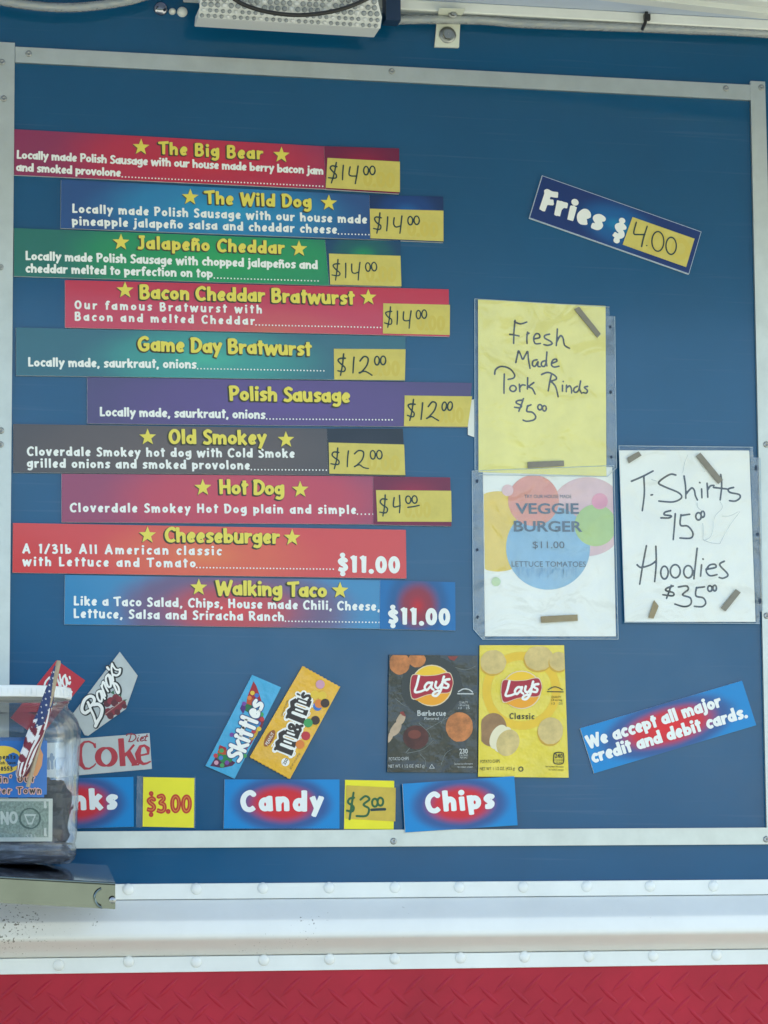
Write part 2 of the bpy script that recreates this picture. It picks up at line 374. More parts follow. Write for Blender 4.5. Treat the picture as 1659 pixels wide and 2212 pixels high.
# fine scratches and dust in the vinyl
_w = _nt.nodes.new("ShaderNodeTexNoise"); _w.inputs["Scale"].default_value = 9; _w.inputs["Detail"].default_value = 8; _mp = _nt.nodes.new("ShaderNodeMapping"); _mp.inputs["Scale"].default_value = (.35, 1, 14); _mp.inputs["Rotation"].default_value = (0, .06, 0)
_rp = _nt.nodes.new("ShaderNodeValToRGB"); _rp.color_ramp.elements[0].position = .60; _rp.color_ramp.elements[1].position = .82; _rp.color_ramp.elements[1].color = (.35, .35, .35, 1)
_mx = _nt.nodes.new("ShaderNodeMixRGB"); _mx.inputs[2].default_value = (.10, .17, .27, 1); _old = _b.inputs["Base Color"].links[0].from_socket
for a_, b_ in ((_tc.outputs["Object"], _mp.inputs[0]), (_mp.outputs[0], _w.inputs["Vector"]), (_w.outputs[0], _rp.inputs[0]), (_rp.outputs[0], _mx.inputs[0]), (_old, _mx.inputs[1]), (_mx.outputs[0], _b.inputs["Base Color"])): _nt.links.new(a_, b_)
RED = mat('red_tread_paint', (.42, .010, .030), .40, noise=.22, nscale=5, bump=.06, bscale=50, spec=.3)
WEDGE = mat('white_board_edge', (.78, .8, .8), .5)
WTXT = mat('white_print', (.80, .81, .79), .35)
YTXT = mat('yellow_print', (.74, .63, .09), .35)
SHADOW = mat('dark_print', (.035, .035, .02), .4)
STICK = mat('yellow_tape', (.62, .52, .12), .38, noise=.12, nscale=35, bump=.10, bscale=25)
GHOST = mat('yellow_tape_over_print', (.60, .48, .09), .38)
INK = mat('green_black_marker', (.008, .035, .04), .4)
INK2 = mat('black_marker', (.02, .03, .045), .45)
YPAPER = mat('yellow_paper', (.83, .76, .25), .55, noise=.10, nscale=14, bump=.12, bscale=14)
WPAPER = mat('white_paper', (.84, .85, .82), .55, noise=.06, nscale=12, bump=.12, bscale=14)
SLEEVE = film('clear_sleeve', tint=(.97, .98, .98), veil=.03, bump=.5, bscale=13, gl=.07)
SLEEVE2 = film('clear_sleeve_margin', veil=.13, bump=.4, bscale=30, gl=.055)
MAGNET = mat('grey_magnet_strip', (.23, .215, .18), .55, noise=.15, nscale=60)
MAGNET2 = mat('tan_magnet_strip', (.30, .24, .14), .55, noise=.15, nscale=60)
BLACK = mat('black_rubber', (.02, .02, .022), .4)

# ================================================================== setting
g = MB(); S = 400; g.add([(-S, -S, 0), (S, -S, 0), (S, S, 0), (-S, S, 0)], [(0, 1, 2, 3)],
    mat('dry_grass_ground', (.035, .055, .02), .95, noise=.4, nscale=.35))
go = g.build('ground'); tag(go, kind='structure')
g = MB(); g.box((-14, -9, .0), (16, 6, .012), mat('pale_gravel_lot', (.38, .37, .26), .9, noise=.3, nscale=2)); tag(g.build('path'), kind='structure')
# unseen row of dark trees, added only for the wall's gloss to mirror
g = MB(); rg = random.Random(11); TL = mat('added_foliage', (.03, .055, .02), .8, noise=.5, nscale=.8)
for i in range(46):
    x = -42+i*1.16+rg.uniform(-.6, .6); top = (7.8 if x < 6 else max(2.0, 7.8-(x-6)*1.1))*rg.uniform(.8, 1.12); y = -60+rg.uniform(-3, 3)
    for j in range(4):
        r = top*rg.uniform(.22, .34); c = Vector((x+rg.uniform(-1, 1), y+rg.uniform(-1, 1), max(r*.6, top-r-j*top*.24))); vs = []
        for e in range(7):
            for k in range(10):
                q = Vector((math.cos(k*.6283)*math.sin(e*math.pi/6), math.sin(k*.6283)*math.sin(e*math.pi/6), math.cos(e*math.pi/6))); vs.append(c+q*r*rg.uniform(.75, 1.2))
        g.add(vs, [(e*10+k, e*10+(k+1) % 10, (e+1)*10+(k+1) % 10, (e+1)*10+k) for e in range(6) for k in range(10)], TL)
tag(g.build('added_trees'), 'unseen row of dark trees added to darken the reflection in the wall', 'trees', kind='stuff')

# ================================================================== the food trailer
ZB = at(830, 1860).z; XL, XR = -2.6, 3.2
trailer = empty('food_trailer', (0, 0, .45))
tag(trailer, 'blue sided food trailer with aluminium frame strips, white moulding and red tread plate', 'food trailer')
def tpart(b, name, parent=trailer, bevel=0):
    o = b.build(name, parent, bevel)
    if parent is trailer: o.matrix_parent_inverse = Matrix.Translation((0, 0, -.45))
    return o
zs1t, zs1b = at(900, 1905).z, at(900, 1939).z          # upper rivet strip
zs2t, zs2b = at(900, 2059).z, at(900, 2093).z          # lower rivet strip
b = MB(); b.box((XL, 0, zs1b), (XR, .04, 3.25), BLUE); tpart(b, 'wall_panel')
b = MB(); b.box((XL, .043, .5), (XR, 2.2, 3.24), WPAINT); tpart(b, 'trailer_body')
# white moulding: rounded shelf-like band between the two rivet strips
hM = zs1b-zs2t; prof = []
key = [(0, 1.0), (-.006, .985), (-.040, .66), (-.043, .62), (-.046, .36), (-.043, .30), (-.006, .02), (0, 0)]
for i in range(len(key)-1):
    for k in range(4):
        t = k/4; prof.append((key[i][0]+(key[i+1][0]-key[i][0])*t, key[i][1]+(key[i+1][1]-key[i][1])*t))
prof.append(key[-1])
for _ in range(1):
    prof = [prof[0]]+[tuple((prof[i-1][k]+2*prof[i][k]+prof[i+1][k])/4 for k in (0, 1)) for i in range(1, len(prof)-1)]+[prof[-1]]
vs = []; NX = 2
for x in (XL, XR): vs += [(x, y-.001, zs2t+hM*z) for y, z in prof]
n = len(prof)
DIRTW = mat('white_moulding_paint', (.80, .80, .77), .26, noise=.05, nscale=9, coat=.2)
# worn specks on the moulding
_nt = DIRTW.node_tree; _b = _nt.nodes["Principled BSDF"]
_tc = _nt.nodes.new("ShaderNodeTexCoord"); _n = _nt.nodes.new("ShaderNodeTexNoise"); _n.inputs["Scale"].default_value = 240; _n.inputs["Detail"].default_value = 3
_n2 = _nt.nodes.new("ShaderNodeTexNoise"); _n2.inputs["Scale"].default_value = 3.3
_mul = _nt.nodes.new("ShaderNodeMath"); _mul.operation = 'MULTIPLY'
_rp = _nt.nodes.new("ShaderNodeValToRGB"); _rp.color_ramp.elements[0].position = .362; _rp.color_ramp.elements[1].position = .40
_sx = _nt.nodes.new("ShaderNodeSeparateXYZ"); _mr = _nt.nodes.new("ShaderNodeMapRange"); _mr.inputs[1].default_value = -.75; _mr.inputs[2].default_value = -.1; _mr.inputs[3].default_value = 1.12; _mr.inputs[4].default_value = .88
_mul2 = _nt.nodes.new("ShaderNodeMath"); _mul2.operation = 'MULTIPLY'
_nt.links.new(_tc.outputs["Object"], _sx.inputs[0]); _nt.links.new(_sx.outputs[0], _mr.inputs[0]); _nt.links.new(_mul.outputs[0], _mul2.inputs[0]); _nt.links.new(_mr.outputs[0], _mul2.inputs[1])
_mx = _nt.nodes.new("ShaderNodeMixRGB"); _mx.inputs[2].default_value = (.22, .21, .18, 1)
_old = _b.inputs["Base Color"].links[0].from_socket
for a_, b_ in ((_tc.outputs["Object"], _n.inputs["Vector"]), (_tc.outputs["Object"], _n2.inputs["Vector"]), (_n.outputs[0], _mul.inputs[0]), (_n2.outputs[0], _mul.inputs[1]),
               (_mul2.outputs[0], _rp.inputs[0]), (_rp.outputs[0], _mx.inputs[0]), (_old, _mx.inputs[1]), (_mx.outputs[0], _b.inputs["Base Color"])): _nt.links.new(a_, b_)
b = MB(); b.add(vs, [(i, i+1, n+i+1, n+i) for i in range(n-1)], DIRTW, True); tpart(b, 'moulding')
def strip(z0, z1, pxs, pys):
    b = MB(); b.box((XL, -.0045, z0), (XR, .002, z1), WPAINT); o = tpart(b, 'rivet_strip', bevel=.001)
    for px, py in zip(pxs, pys):
        p = at(px, py, .0045); r = .0088; b = MB()
        T = Matrix.Translation(p) @ Matrix.Rotation(R(90), 4, 'X')
        b.lathe([(r*math.cos(a), .0042*math.sin(a)) for a in [i*math.pi/14 for i in range(8)]], WPAINT, 20, T=T)
        q = b.build('rivet', o); q.matrix_parent_inverse = Matrix.Translation((0, 0, 0))
strip(zs1b+.0005, zs1t, (277, 424, 568, 711, 853, 992, 1130, 1267, 1404, 1541), (1921, 1920, 1918.5, 1917.5, 1917, 1916.5, 1916, 1915, 1914.5, 1914))
strip(zs2b, zs2t-.0005, (127, 278, 424, 570, 712, 853, 995, 1133, 1272, 1411, 1548), (2085, 2077, 2078, 2074, 2072, 2071, 2069, 2067, 2066, 2065, 2063))
# red tread plate with its raised bars
b = MB(); b.box((XL, 0, .5), (XR, .04, zs2b), RED)
PIT = 194*.3307*PX; ROW = 76*.3307*PX; x0, z0 = at(20, 2130).x, at(830, 2128).z
for j in range(-2, 9):
    for i in range(-3, 34):
        cx = x0+(i+(.5 if j % 2 else 0))*PIT+j*.001; cz = z0-j*ROW
        if cz+.016 > zs2b-.001: 
            if cz > zs2b-.012: continue
        a = R(43) if j % 2 == 0 else R(-43); L, W, Hh = .0245, .0038, .0019
        ca, sa = math.cos(a), math.sin(a)
        pts = [(-L, 0, 0), (-L*.5, W*.8, 0), (0, W, 0), (L*.5, W*.8, 0), (L, 0, 0), (L*.5, -W*.8, 0), (0, -W, 0), (-L*.5, -W*.8, 0), (-L*.6, 0, Hh), (0, 0, Hh*1.3), (L*.6, 0, Hh)]
        v = [(cx+p[0]*ca-p[1]*sa, -p[2]-.0002, min(zs2b-.0005, cz+p[0]*sa+p[1]*ca)) for p in pts]
        b.add(v, [(0, 8, 1), (1, 8, 9, 2), (2, 9, 10, 3), (3, 10, 4), (4, 10, 5), (5, 10, 9, 6), (6, 9, 8, 7), (7, 8, 0)], RED, True)
tpart(b, 'tread_plate')
# aluminium frame strips
def rail(P, y=.006, screws=(), m=ALU):
    C = [at(*p) for p in P]
    b = MB(); b.hexa([Vector((c.x, -y, c.z)) for c in C], [Vector((c.x, .001, c.z)) for c in C], m)
    o = tpart(b, 'frame_strip', bevel=.0012)
    for px, py in screws:
        p = at(px, py, y); s = MB(); T = Matrix.Translation(p) @ Matrix.Rotation(R(90), 4, 'X')
        s.lathe([(.0052, 0), (.0050, .0012), (.0036, .0022), (.0016, .0023), (.0015, .0012), (.0002, .0012)], SCREW, 14, T=T)
        s.build('screw', o)
    return o
rail([(32.5, 103), (1620, 185.3), (1620, 218.5), (32.5, 136.5)], .0058, ((62, 116), (846, 154), (1568, 191)))
rail([(-16, 92), (31.5, 95), (17, 1788), (-31, 1787)], .0062, ((4, 134), (8, 213), (1, 577), (2, 930), (1, 960)))
rail([(1618.5, 177), (1650, 178.5), (1694, 1788), (1653.5, 1788)], .0062, ((1644.5, 189), (1655, 960), (1656, 1330)))
rail([(-60, 1797.5), (1720, 1787.5), (1720, 1823.5), (-60, 1834)], .0064, ((850, 1817), (1655, 1813)))
# upper fixings on the wall (loose bolts beside the light)
for px, py, r in ((347, 19, .0115), (372, 25, .0055), (393.5, 26, .0085)):
    b = MB(); T = Matrix.Translation(at(px, py)) @ Matrix.Rotation(R(90), 4, 'X')
    b.lathe([(r*math.cos(a), .008*math.sin(a)) for a in [i*math.pi/14 for i in range(8)]], STEEL if r > .01 else WPAINT, 18, T=T); tpart(b, 'bolt')

# ================================================================== canopy over the wall
CANO = mat('pale_canopy_fabric', (.62, .68, .74), .6, noise=.08, nscale=8, bump=.05)
_nt = CANO.node_tree; _p = _nt.nodes["Principled BSDF"]; _tr = _nt.nodes.new("ShaderNodeBsdfTranslucent"); _tr.inputs[0].default_value = (.56, .68, .84, 1)
_ms = _nt.nodes.new("ShaderNodeMixShader"); _ms.inputs[0].default_value = .22; _o = [n for n in _nt.nodes if n.type == 'OUTPUT_MATERIAL'][0]
_nt.links.new(_p.outputs[0], _ms.inputs[1]); _nt.links.new(_tr.outputs[0], _ms.inputs[2]); _nt.links.new(_ms.outputs[0], _o.inputs[0])
zr0, zr1 = at(1400, 62).z, at(1400, 45).z
can = empty('canopy', (0, 0, zr1)); tag(can, 'pale canopy folded out above the menu wall, on white rails', 'canopy')
def cpart(b, name, bevel=0):
    o = b.build(name, can, bevel); o.matrix_parent_inverse = Matrix.Translation((0, 0, -zr1)); return o
zc = at(1400, 38).z
b = MB(); v = []
for x in (XL, XR): v += [(x, -.002, zc), (x, -1.85, zc-.085), (x, -1.85, zc-.079), (x, -.002, zc+.006)]
b.add(v, [(0, 1, 5, 4), (1, 2, 6, 5), (2, 3, 7, 6), (0, 4, 7, 3), (0, 3, 2, 1), (4, 5, 6, 7)], CANO); cpart(b, 'canopy_sheet')
b = MB(); b.box((XL, -1.885, zc-.11), (XR, -1.85, zc-.06), WPAINT); cpart(b, 'front_bar', .003)
XC = at(395, 20).x
b = MB(); b.box((XC, -.030, zr0), (XR, -.001, zr1+.004), WPAINT); cpart(b, 'rail', .002)
b = MB(); p, q = at(1330, -8, .30), at(1700, 34, .30); e = Vector((0, .03, 0)); hh = Vector((0, 0, .024)); d = (q-p); p = p-d*.6; q = q+d*4
b.hexa([p+hh, q+hh, q, p], [p+hh+e, q+hh+e, q+e, p+e], WPAINT); cpart(b, 'rail', .003)
b = MB(); p, q = at(1330, -30, .34), at(1700, 8, .34); d = (q-p); p = p-d*.6; q = q+d*4
b.hexa([p+hh*.8, q+hh*.8, q, p], [p+hh*.8+e, q+hh*.8+e, q+e, p+e], WPAINT); cpart(b, 'rail', .003)

CLEAR = film('clear_light_tube', veil=.30, rough=.12, gl=.09, bump=.5, bscale=90)
LEDW = mat('pale_led_chip', (.75, .72, .6), .4)
def rope(pts, label, chips):
    P = spline([tuple(at(x, y, dpt)) for x, y, dpt in pts], 8); root = empty('rope_light', P[0]); tag(root, label, 'rope light', 'clear rope lights along the canopy')
    b = MB(); b.tube([Vector(p)-Vector(P[0]) for p in P], .0075, CLEAR, 10); b.build('tube', root)
    b = MB(); A = [Vector(p)-Vector(P[0]) for p in P]
    for i in range(chips):
        t = (i+.5)/chips*(len(A)-1); k = int(t); c = A[k].lerp(A[k+1], t-k); b.box(c-Vector((.006, .002, .002)), c+Vector((.006, .002, .002)), LEDW)
    b.build('light_strip', root)
rope([(840, 44, .02), (930, 42, .02), (1040, 44, .02), (1130, 51, .022), (1300, 57.5, .022), (1390, 60.5, .022), (1480, 64.5, .022), (1580, 68, .022), (1720, 77, .022)], 'clear rope light running under the white canopy rail at the right', 26)
rope([(-40, -8, .03), (20, 5, .03), (80, 13, .03), (145, 16.5, .03), (210, 12, .03), (280, 1, .03), (330, -14, .03)], 'clear rope light sagging at the top left of the wall', 14)

# bracket with its bolts
br = empty('bracket', at(966, 50)); tag(br, 'white bent metal bracket bolted to the blue wall below the canopy', 'bracket')
BP = mat('cream_bracket_paint', (.74, .76, .66), .4, noise=.05)
def abspart(b, name, root, bevel=0):
    o = b.build(name, root, bevel); o.matrix_parent_inverse = Matrix.Translation(-root.location); return o
b = MB()
A = [at(949, 17, .05), at(1005, 19, .05), at(994.5, 41, .006), at(944.5, 40, .006)]
C = [at(944.5, 40, .006), at(994.5, 41, .006), at(991.5, 102.5, .006), at(939, 101, .006)]
th = Vector((0, .004, -.001))
b.hexa(A, [p+th for p in A], BP); b.hexa(C, [p+Vector((0, .0055, 0)) for p in C], BP); abspart(b, 'plate', br, .001)
for px, py, dp, r in ((966.5, 76, .006, .0115), (977.5, 30, .03, .006)):
    b = MB(); T = Matrix.Translation(at(px, py, dp)) @ Matrix.Rotation(R(90), 4, 'X')
    b.lathe([(r*1.2, 0), (r*1.2, .002), (r*.75, .0022)], SCREW, 20, T=T); b.lathe([(r*.72, .0022), (r*.72, .008), (r*.1, .0085)], SCREW, 6, T=T, smooth=False)
    abspart(b, 'bolt', br)
# cable tie
b = MB(); b.tube([at(1397, 8, .034), at(1396.5, 30, .034), at(1394, 48, .036), at(1387, 64, .036)], .0028, BLACK, 8); b.box(at(1393, 42, .042), at(1402, 33, .034), BLACK)
tag(b.build('cable_tie'), 'black cable tie around the canopy rail and rope light', 'cable tie')
# LED work light: white housing with a dotted lens grid
lt = empty('work_light', at(628, 30, .10)); tag(lt, 'white flat light with a dotted lens grid above the menu wall', 'light')
H0 = [at(437, -22, .115), at(815, -3, .115), at(825, 37, .10), at(431, 14, .10)]     # tilted lens face
H1 = [at(431, 14, .10), at(825, 37, .10), at(821.5, 61.5, .085), at(428.5, 37.5, .085)]   # front lip
LW = mat('white_light_plastic', (.72, .74, .76), .35); LENS = mat('grey_lens', (.30, .33, .36), .2)
b = MB(); bk = Vector((0, .04, .03)); b.hexa(H0, [p+bk for p in H0], LW); b.hexa(H1, [p+Vector((0, .05, .0)) for p in H1], LW); abspart(b, 'housing', lt, .0015)
def grid(Q, nx, ny, r, name):
    b = MB(); nrm = (Q[1]-Q[0]).cross(Q[3]-Q[0]).normalized()
    if nrm.y > 0: nrm = -nrm
    for j in range(ny):
        for i in range(nx):
            u, v = (i+.5+(.0 if j % 2 else .15))/(nx+.3), (j+.5)/ny
            c = (Q[0]*(1-u)+Q[1]*u)*(1-v)+(Q[3]*(1-u)+Q[2]*u)*v+nrm*.0006
            T = Matrix.Translation(c) @ nrm.to_track_quat('Z', 'Y').to_matrix().to_4x4()
            b.lathe([(r, 0), (r*.95, .002), (r*.6, .0032), (r*.05, .0034)], LENS if (i+j) % 5 else LW, 8, T=T)
    abspart(b, name, lt)
grid(H0, 27, 3, .0044, 'lens_grid'); grid(H1, 28, 2, .0034, 'lens_grid')
b = MB(); b.box(at(834, 43, .06), at(857, -12, .03), mat('dark_blue_clip', (.008, .03, .08), .4)); abspart(b, 'mounting_block', lt)
b = MB(); b.tube(spline([tuple(at(x, y, .125)) for x, y in ((490, -14), (525, 9), (575, 25), (640, 32.5), (705, 27), (755, 14), (800, -6))], 8), .0034, BLACK, 10)
tag(b.build('power_cable'), 'black power cable sagging in front of the white light', 'cable')

# ================================================================== menu signs
K = PX
def T(s, kind, txt, p0, p1, cap, m, k, wt=.2, b=None, **kw):
    return layout(txt, s.loc(p0), s.loc(p1), cap*K, wt, **kw)
def zoomq(z, pts): return [z(p) for p in pts]
HAND = {
 '$': [[(.14, .30), (.07, .30), (.045, .38), (.08, .48), (.135, .58), (.12, .70), (.03, .68)], [(.12, .16), (.105, .5), (.075, .84)]],
 '14': [[(.225, .26), (.222, .5), (.215, .74)], [(.315, .28), (.305, .52), (.34, .60), (.40, .57)], [(.425, .25), (.41, .55), (.395, .82)], ('o', .535, .38, .033, .14), ('o', .622, .36, .036, .14)],
 '12': [[(.26, .24), (.255, .5), (.245, .78)], [(.345, .36), (.40, .22), (.46, .30), (.44, .52), (.36, .72), (.335, .76), (.40, .70), (.46, .76), (.52, .82)], ('o', .585, .36, .033, .14), ('o', .672, .35, .036, .14)],
 '4': [[(.235, .22), (.215, .48), (.24, .52), (.31, .48)], [(.31, .18), (.305, .5), (.30, .70)], ('o', .42, .30, .034, .12), ('o', .505, .29, .034, .12), [(.41, .53), (.50, .50), (.57, .46)]],
}
def sticker(s, parent, Q, what, k=3):
    """a strip of yellow tape with the price written on it in marker"""
    q = quad(s, Q, True); y = s.L(k)
    b = MB(); th = .0004
    v = [(x, y-th, z) for x, z in q]+[(x, y+.0001, z) for x, z in q]
    b.add(v, [(3, 2, 1, 0), (0, 1, 5, 4), (1, 2, 6, 5), (2, 3, 7, 6), (3, 0, 4, 7)], STICK)
    def P(u, w): 
        a = np.array(q[0])*(1-u)+np.array(q[1])*u; c = np.array(q[3])*(1-u)+np.array(q[2])*u; return tuple(a*(1-w)+c*w)
    W = abs(q[1][0]-q[0][0])
    g0 = P(.50 if what != '4' else .36, .86); g1 = P(.93 if what != '4' else .72, .87)
    b.flat(layout('0.00', g0, g1, abs(q[0][1]-q[3][1])*.50, .22), y-th-LAY*.8, GHOST)
    st = []; jx, jy = random.uniform(-.01, .02), random.uniform(-.03, .03); jr = random.uniform(.9, 1.1)
    for l in HAND['$']+HAND[what]:
        if l[0] == 'o': pts = [P(a+jx, c+jy) for a, c in ell(*l[1:])]
        else: pts = spline([P(a+jx+random.uniform(-.005, .005), c+jy+random.uniform(-.02, .02)) for a, c in l], 6)
        st.append((pts, .00125*jr, .00105*jr, False))
    b.flat(sdf_polys(st, .0009), y-th-LAY*1.6, INK)
    return b.build('price_sticker', parent)

def menu(label, main, panel, stick, price, grad, pgrad, title, lines, stars, leaders, big=None):
    base = .0006
    s = Sheet('menu_sign', label, 'menu sign', main, base, .0045, group='printed menu strips on the wall')
    g = radial('print_'+label[:18].replace(' ', '_'), *grad(s)); g.node_tree.nodes['Principled BSDF'].inputs['Coat Weight'].default_value = .55
    s.board(g, WEDGE)
    pp = None
    if panel:
        q = quad(s, panel, True)
        pg = radial('price_print_'+label[:18].replace(' ', '_'), *pgrad(s, q))
        b = MB(); v = [(x, -.0052, z) for x, z in q]+[(x, -.0002, z) for x, z in q]
        b.add(v, [(3, 2, 1, 0)], pg); b.add(v, [(4, 5, 6, 7), (0, 1, 5, 4), (1, 2, 6, 5), (2, 3, 7, 6), (3, 0, 4, 7)], WEDGE)
        pp = b.build('price_panel', s.root)
    if stick: sticker(s, pp or s.root, stick, price, 5 if panel else 2)
    if title:
        t, p0, p1, cap = title
        b = MB(); b.flat(layout(t, s.loc(p0), s.loc(p1), cap*K, .21, grow=.045, off=(-.055, -.055)), s.L(1), SHADOW)
        b.flat(layout(t, s.loc(p0), s.loc(p1), cap*K, .21), s.L(2), YTXT); b.build('title', s.root)
    b = MB()
    for t, p0, p1, cap in lines: b.flat(layout(t, s.loc(p0), s.loc(p1), cap*K, .20, res=18, grow=.005), s.L(1), WTXT)
    for p0, p1 in leaders: b.flat(dots(s.loc(p0), s.loc(p1), 7.0*K, 1.75*K), s.L(1), WTXT)
    b.build('description', s.root)
    for c in stars:
        b = MB(); q = star(s.loc(c), 18.5*K, -s.ang); sh = [(x-1.6*K, z-1.6*K) for x, z in q]
        b.flat(fan(sh), s.L(1), SHADOW); b.flat(fan(q), s.L(2), YTXT); b.build('star', s.root)
    if big:
        t, p0, p1, cap = big; b = MB()
        kk = 6 if panel else 1
        b.flat(layout(t, s.loc(p0), s.loc(p1), cap*K, .235, grow=.012, jit=.006), s.L(kk), WTXT)
        b.build('printed_price', pp or s.root)
    return s
def G(*stops, a=.5, b=.9, cx=0, cy=0):
    return lambda s: (stops, s.w*a, s.h*b, s.w*cx, s.h*cy)
def GP(*stops, a=.6, b=.7, cy=0):
    def f(s, q):
        xs = [p[0] for p in q]; zs = [p[1] for p in q]; w_, h_ = max(xs)-min(xs), max(zs)-min(zs)
        return (stops, w_*a, h_*b, (max(xs)+min(xs))/2, (max(zs)+min(zs))/2+h_*cy)
    return f
DB = '1a4a86'
menu('crimson menu strip headed The Big Bear, topmost of the strips', [(30.5, 279), (700, 316), (703.7, 408.5), (30.5, 378)], [(700, 316), (862, 321), (862, 419), (704, 409)],
     [(707, 341.4), (863.5, 349.7), (863.5, 415.5), (703.5, 405.9)], '14', G((0, 'ac2638'), (.55, '942444'), (.95, '562a54'), a=.62, b=1.2, cx=.12, cy=-.2), GP((0, '7a2038'), (.5, '4a2048'), (.9, '1c2c60'), cy=-.1),
     ('The Big Bear', (343, 333), (568, 345), 27), [('Locally made Polish Sausage with our house made berry bacon jam', (35.4, 342.5), (699, 377.5), 18), ('and smoked provolone', (34.7, 369.5), (261, 382), 18)],
     [(304.6, 318), (607.8, 335)], [((264, 382), (697, 402.5))])
menu('blue menu strip headed The Wild Dog, second strip from the top', [(132, 388), (798, 421.5), (799.6, 517.3), (131, 493)], [(798, 421.5), (957.4, 425), (957.4, 524), (799.6, 517.3)],
     [(798.5, 451.2), (957.5, 455.5), (957.5, 521.7), (800, 515)], '14', G((0, '1494c0'), (.5, '1878ac'), (.95, '1c4a84'), a=.55, b=1.1, cx=.02), GP((0, '1a64a8'), (.5, '153f7c'), (.9, '12305e'), cy=.1),
     ('The Wild Dog', (443, 440.5), (673, 449.5), 28), [('Locally made Polish Sausage with our house made', (155.4, 459.5), (793, 483.5), 19), ('pineapple jalapeño salsa and cheddar cheese', (155.4, 486.5), (728, 505), 19)],
     [(411, 426), (710.3, 438.5)], [((731, 505.3), (797, 507))])
menu('green menu strip headed Jalapeño Cheddar', [(30, 492.6), (702, 518.4), (711, 616.4), (30, 596.5)], [(702, 518.4), (865, 520), (866.5, 620), (711, 616.4)],
     [(710.3, 548.1), (864.7, 553), (866.7, 619), (713, 615)], '14', G((0, '129a52'), (.55, '0f8a56'), (.95, '14685e'), a=.62, b=1.3, cx=.15), GP((0, '1e8c58'), (.5, '1a5a62'), (.9, '184468'), cy=.15),
     ('Jalapeño Cheddar', (296, 537.5), (615, 549), 28), [('Locally made Polish Sausage with chopped jalapeños and', (54.6, 561.5), (686.5, 581.5), 19), ('cheddar melted to perfection on top', (54.6, 588.5), (459.7, 600), 19)],
     [(261.3, 523.5), (646, 537.5)], [((463, 600.5), (687, 607))])
menu('pinkish red menu strip headed Bacon Cheddar Bratwurst', [(140.5, 605.1), (969.3, 625), (971, 727), (140.5, 707.6)], None,
     [(827.7, 655.4), (971.8, 658.7), (971.2, 723.8), (827, 720.5)], '14', G((0, 'c05a34'), (.35, 'c03c40'), (.7, 'bc2440'), a=.45, b=1.0, cx=.02, cy=-.5),
     None, ('Bacon Cheddar Bratwurst', (301, 645.5), (765.5, 658.5), 30), [('Our famous Bratwurst with', (161, 667.3), (566, 677.3), 18), ('Bacon and melted Cheddar', (161, 692.4), (550.6, 702), 18)],
     [(270.2, 627), (795.7, 642.5)], [((553, 702), (822, 707.5))])
menu('teal menu strip headed Game Day Bratwurst, without stars', [(34.7, 707.3), (875.7, 727), (875.7, 822.3), (34.7, 811)], None,
     [(721, 753.6), (875.9, 754.6), (874.3, 821.4), (722, 820)], '12', G((0, '2ea68a'), (.4, '1c8880'), (.9, '105868'), a=.42, b=1.1, cx=-.02, cy=-.1),
     None, ('Game Day Bratwurst', (297.6, 758), (673, 769), 31), [('Locally made, saurkraut, onions', (60.2, 791.6), (424, 796.2), 19)], [], [((427, 796.3), (699.5, 801))])
menu('purple menu strip headed Polish Sausage, without stars', [(188.5, 814.8), (1019.5, 827.3), (1010, 922.6), (188.5, 915)], None,
     [(874, 854.4), (1019.7, 856.4), (1010, 922), (872.4, 920.8)], '12', G((0, '503080'), (.5, '4a2c72'), (.95, '3c2a62'), a=.6, b=1.2), None,
     ('Polish Sausage', (495, 865.4), (757, 870), 31), [('Locally made, saurkraut, onions', (215, 899), (573, 905), 19)], [], [((576, 905), (847, 907))])
menu('dark charcoal menu strip headed Old Smokey', [(29, 915.8), (706, 926), (708.7, 1026), (29, 1020.7)], [(706, 926), (870, 926), (875.7, 1028.3), (708.7, 1026)],
     [(709.7, 956.2), (872.6, 960.5), (875, 1026.6), (711, 1023.3)], '12', G((0, '544238'), (.6, '4a3a33'), (.95, '3e322f'), a=.6, b=1.2), GP((0, '2a3040'), (.9, '1e2836')),
     ('Old Smokey', (363.8, 959), (575.5, 961), 31), [('Cloverdale Smokey hot dog with Cold Smoke', (58, 984.5), (636.5, 989), 19), ('grilled onions and smoked provolone', (58, 1010), (540, 1014.5), 19)],
     [(319, 944.5), (617.8, 950)], [((543, 1014.5), (705, 1015.5))])
menu('crimson menu strip headed Hot Dog, plain and simple', [(133, 1023.3), (806, 1029), (806, 1132.6), (133, 1128)], [(806, 1029), (972.3, 1031.6), (975, 1136.7), (806, 1133.5)],
     [(811.8, 1059), (974.2, 1060.4), (975.2, 1127.5), (815, 1126.8)], '4', G((0, 'c22434'), (.5, 'b42240'), (.95, '8a2852'), a=.6, b=1.3, cx=.1), GP((0, '9c2040'), (.9, '6e1c40')),
     ('Hot Dog', (473.6, 1067.5), (614, 1070), 31), [('Cloverdale Smokey Hot Dog plain and simple', (150.5, 1106), (769.5, 1110.5), 19)], [(438.2, 1053.5), (648.5, 1057.5)], [((772, 1110.5), (806, 1110.8))])
menu('orange red menu strip headed Cheeseburger with a printed price', [(28, 1129.7), (876.7, 1144.6), (878, 1249.7), (27, 1237)], None, None, None,
     G((0, 'd86a24'), (.4, 'd04c28'), (.85, 'c82c2c'), a=.42, b=1.2, cx=-.02, cy=-.1), None, ('Cheeseburger', (355.5, 1171), (604, 1175.5), 31),
     [('A 1/3lb All American classic', (48.6, 1195), (478.5, 1199.5), 19), ('with Lettuce and Tomato', (48.6, 1222.3), (422.6, 1226), 19)], [(318.5, 1156), (631, 1161.5)], [((425, 1226), (720, 1229.5))],
     ('$11.00', (729.5, 1236), (864, 1237.5), 34))
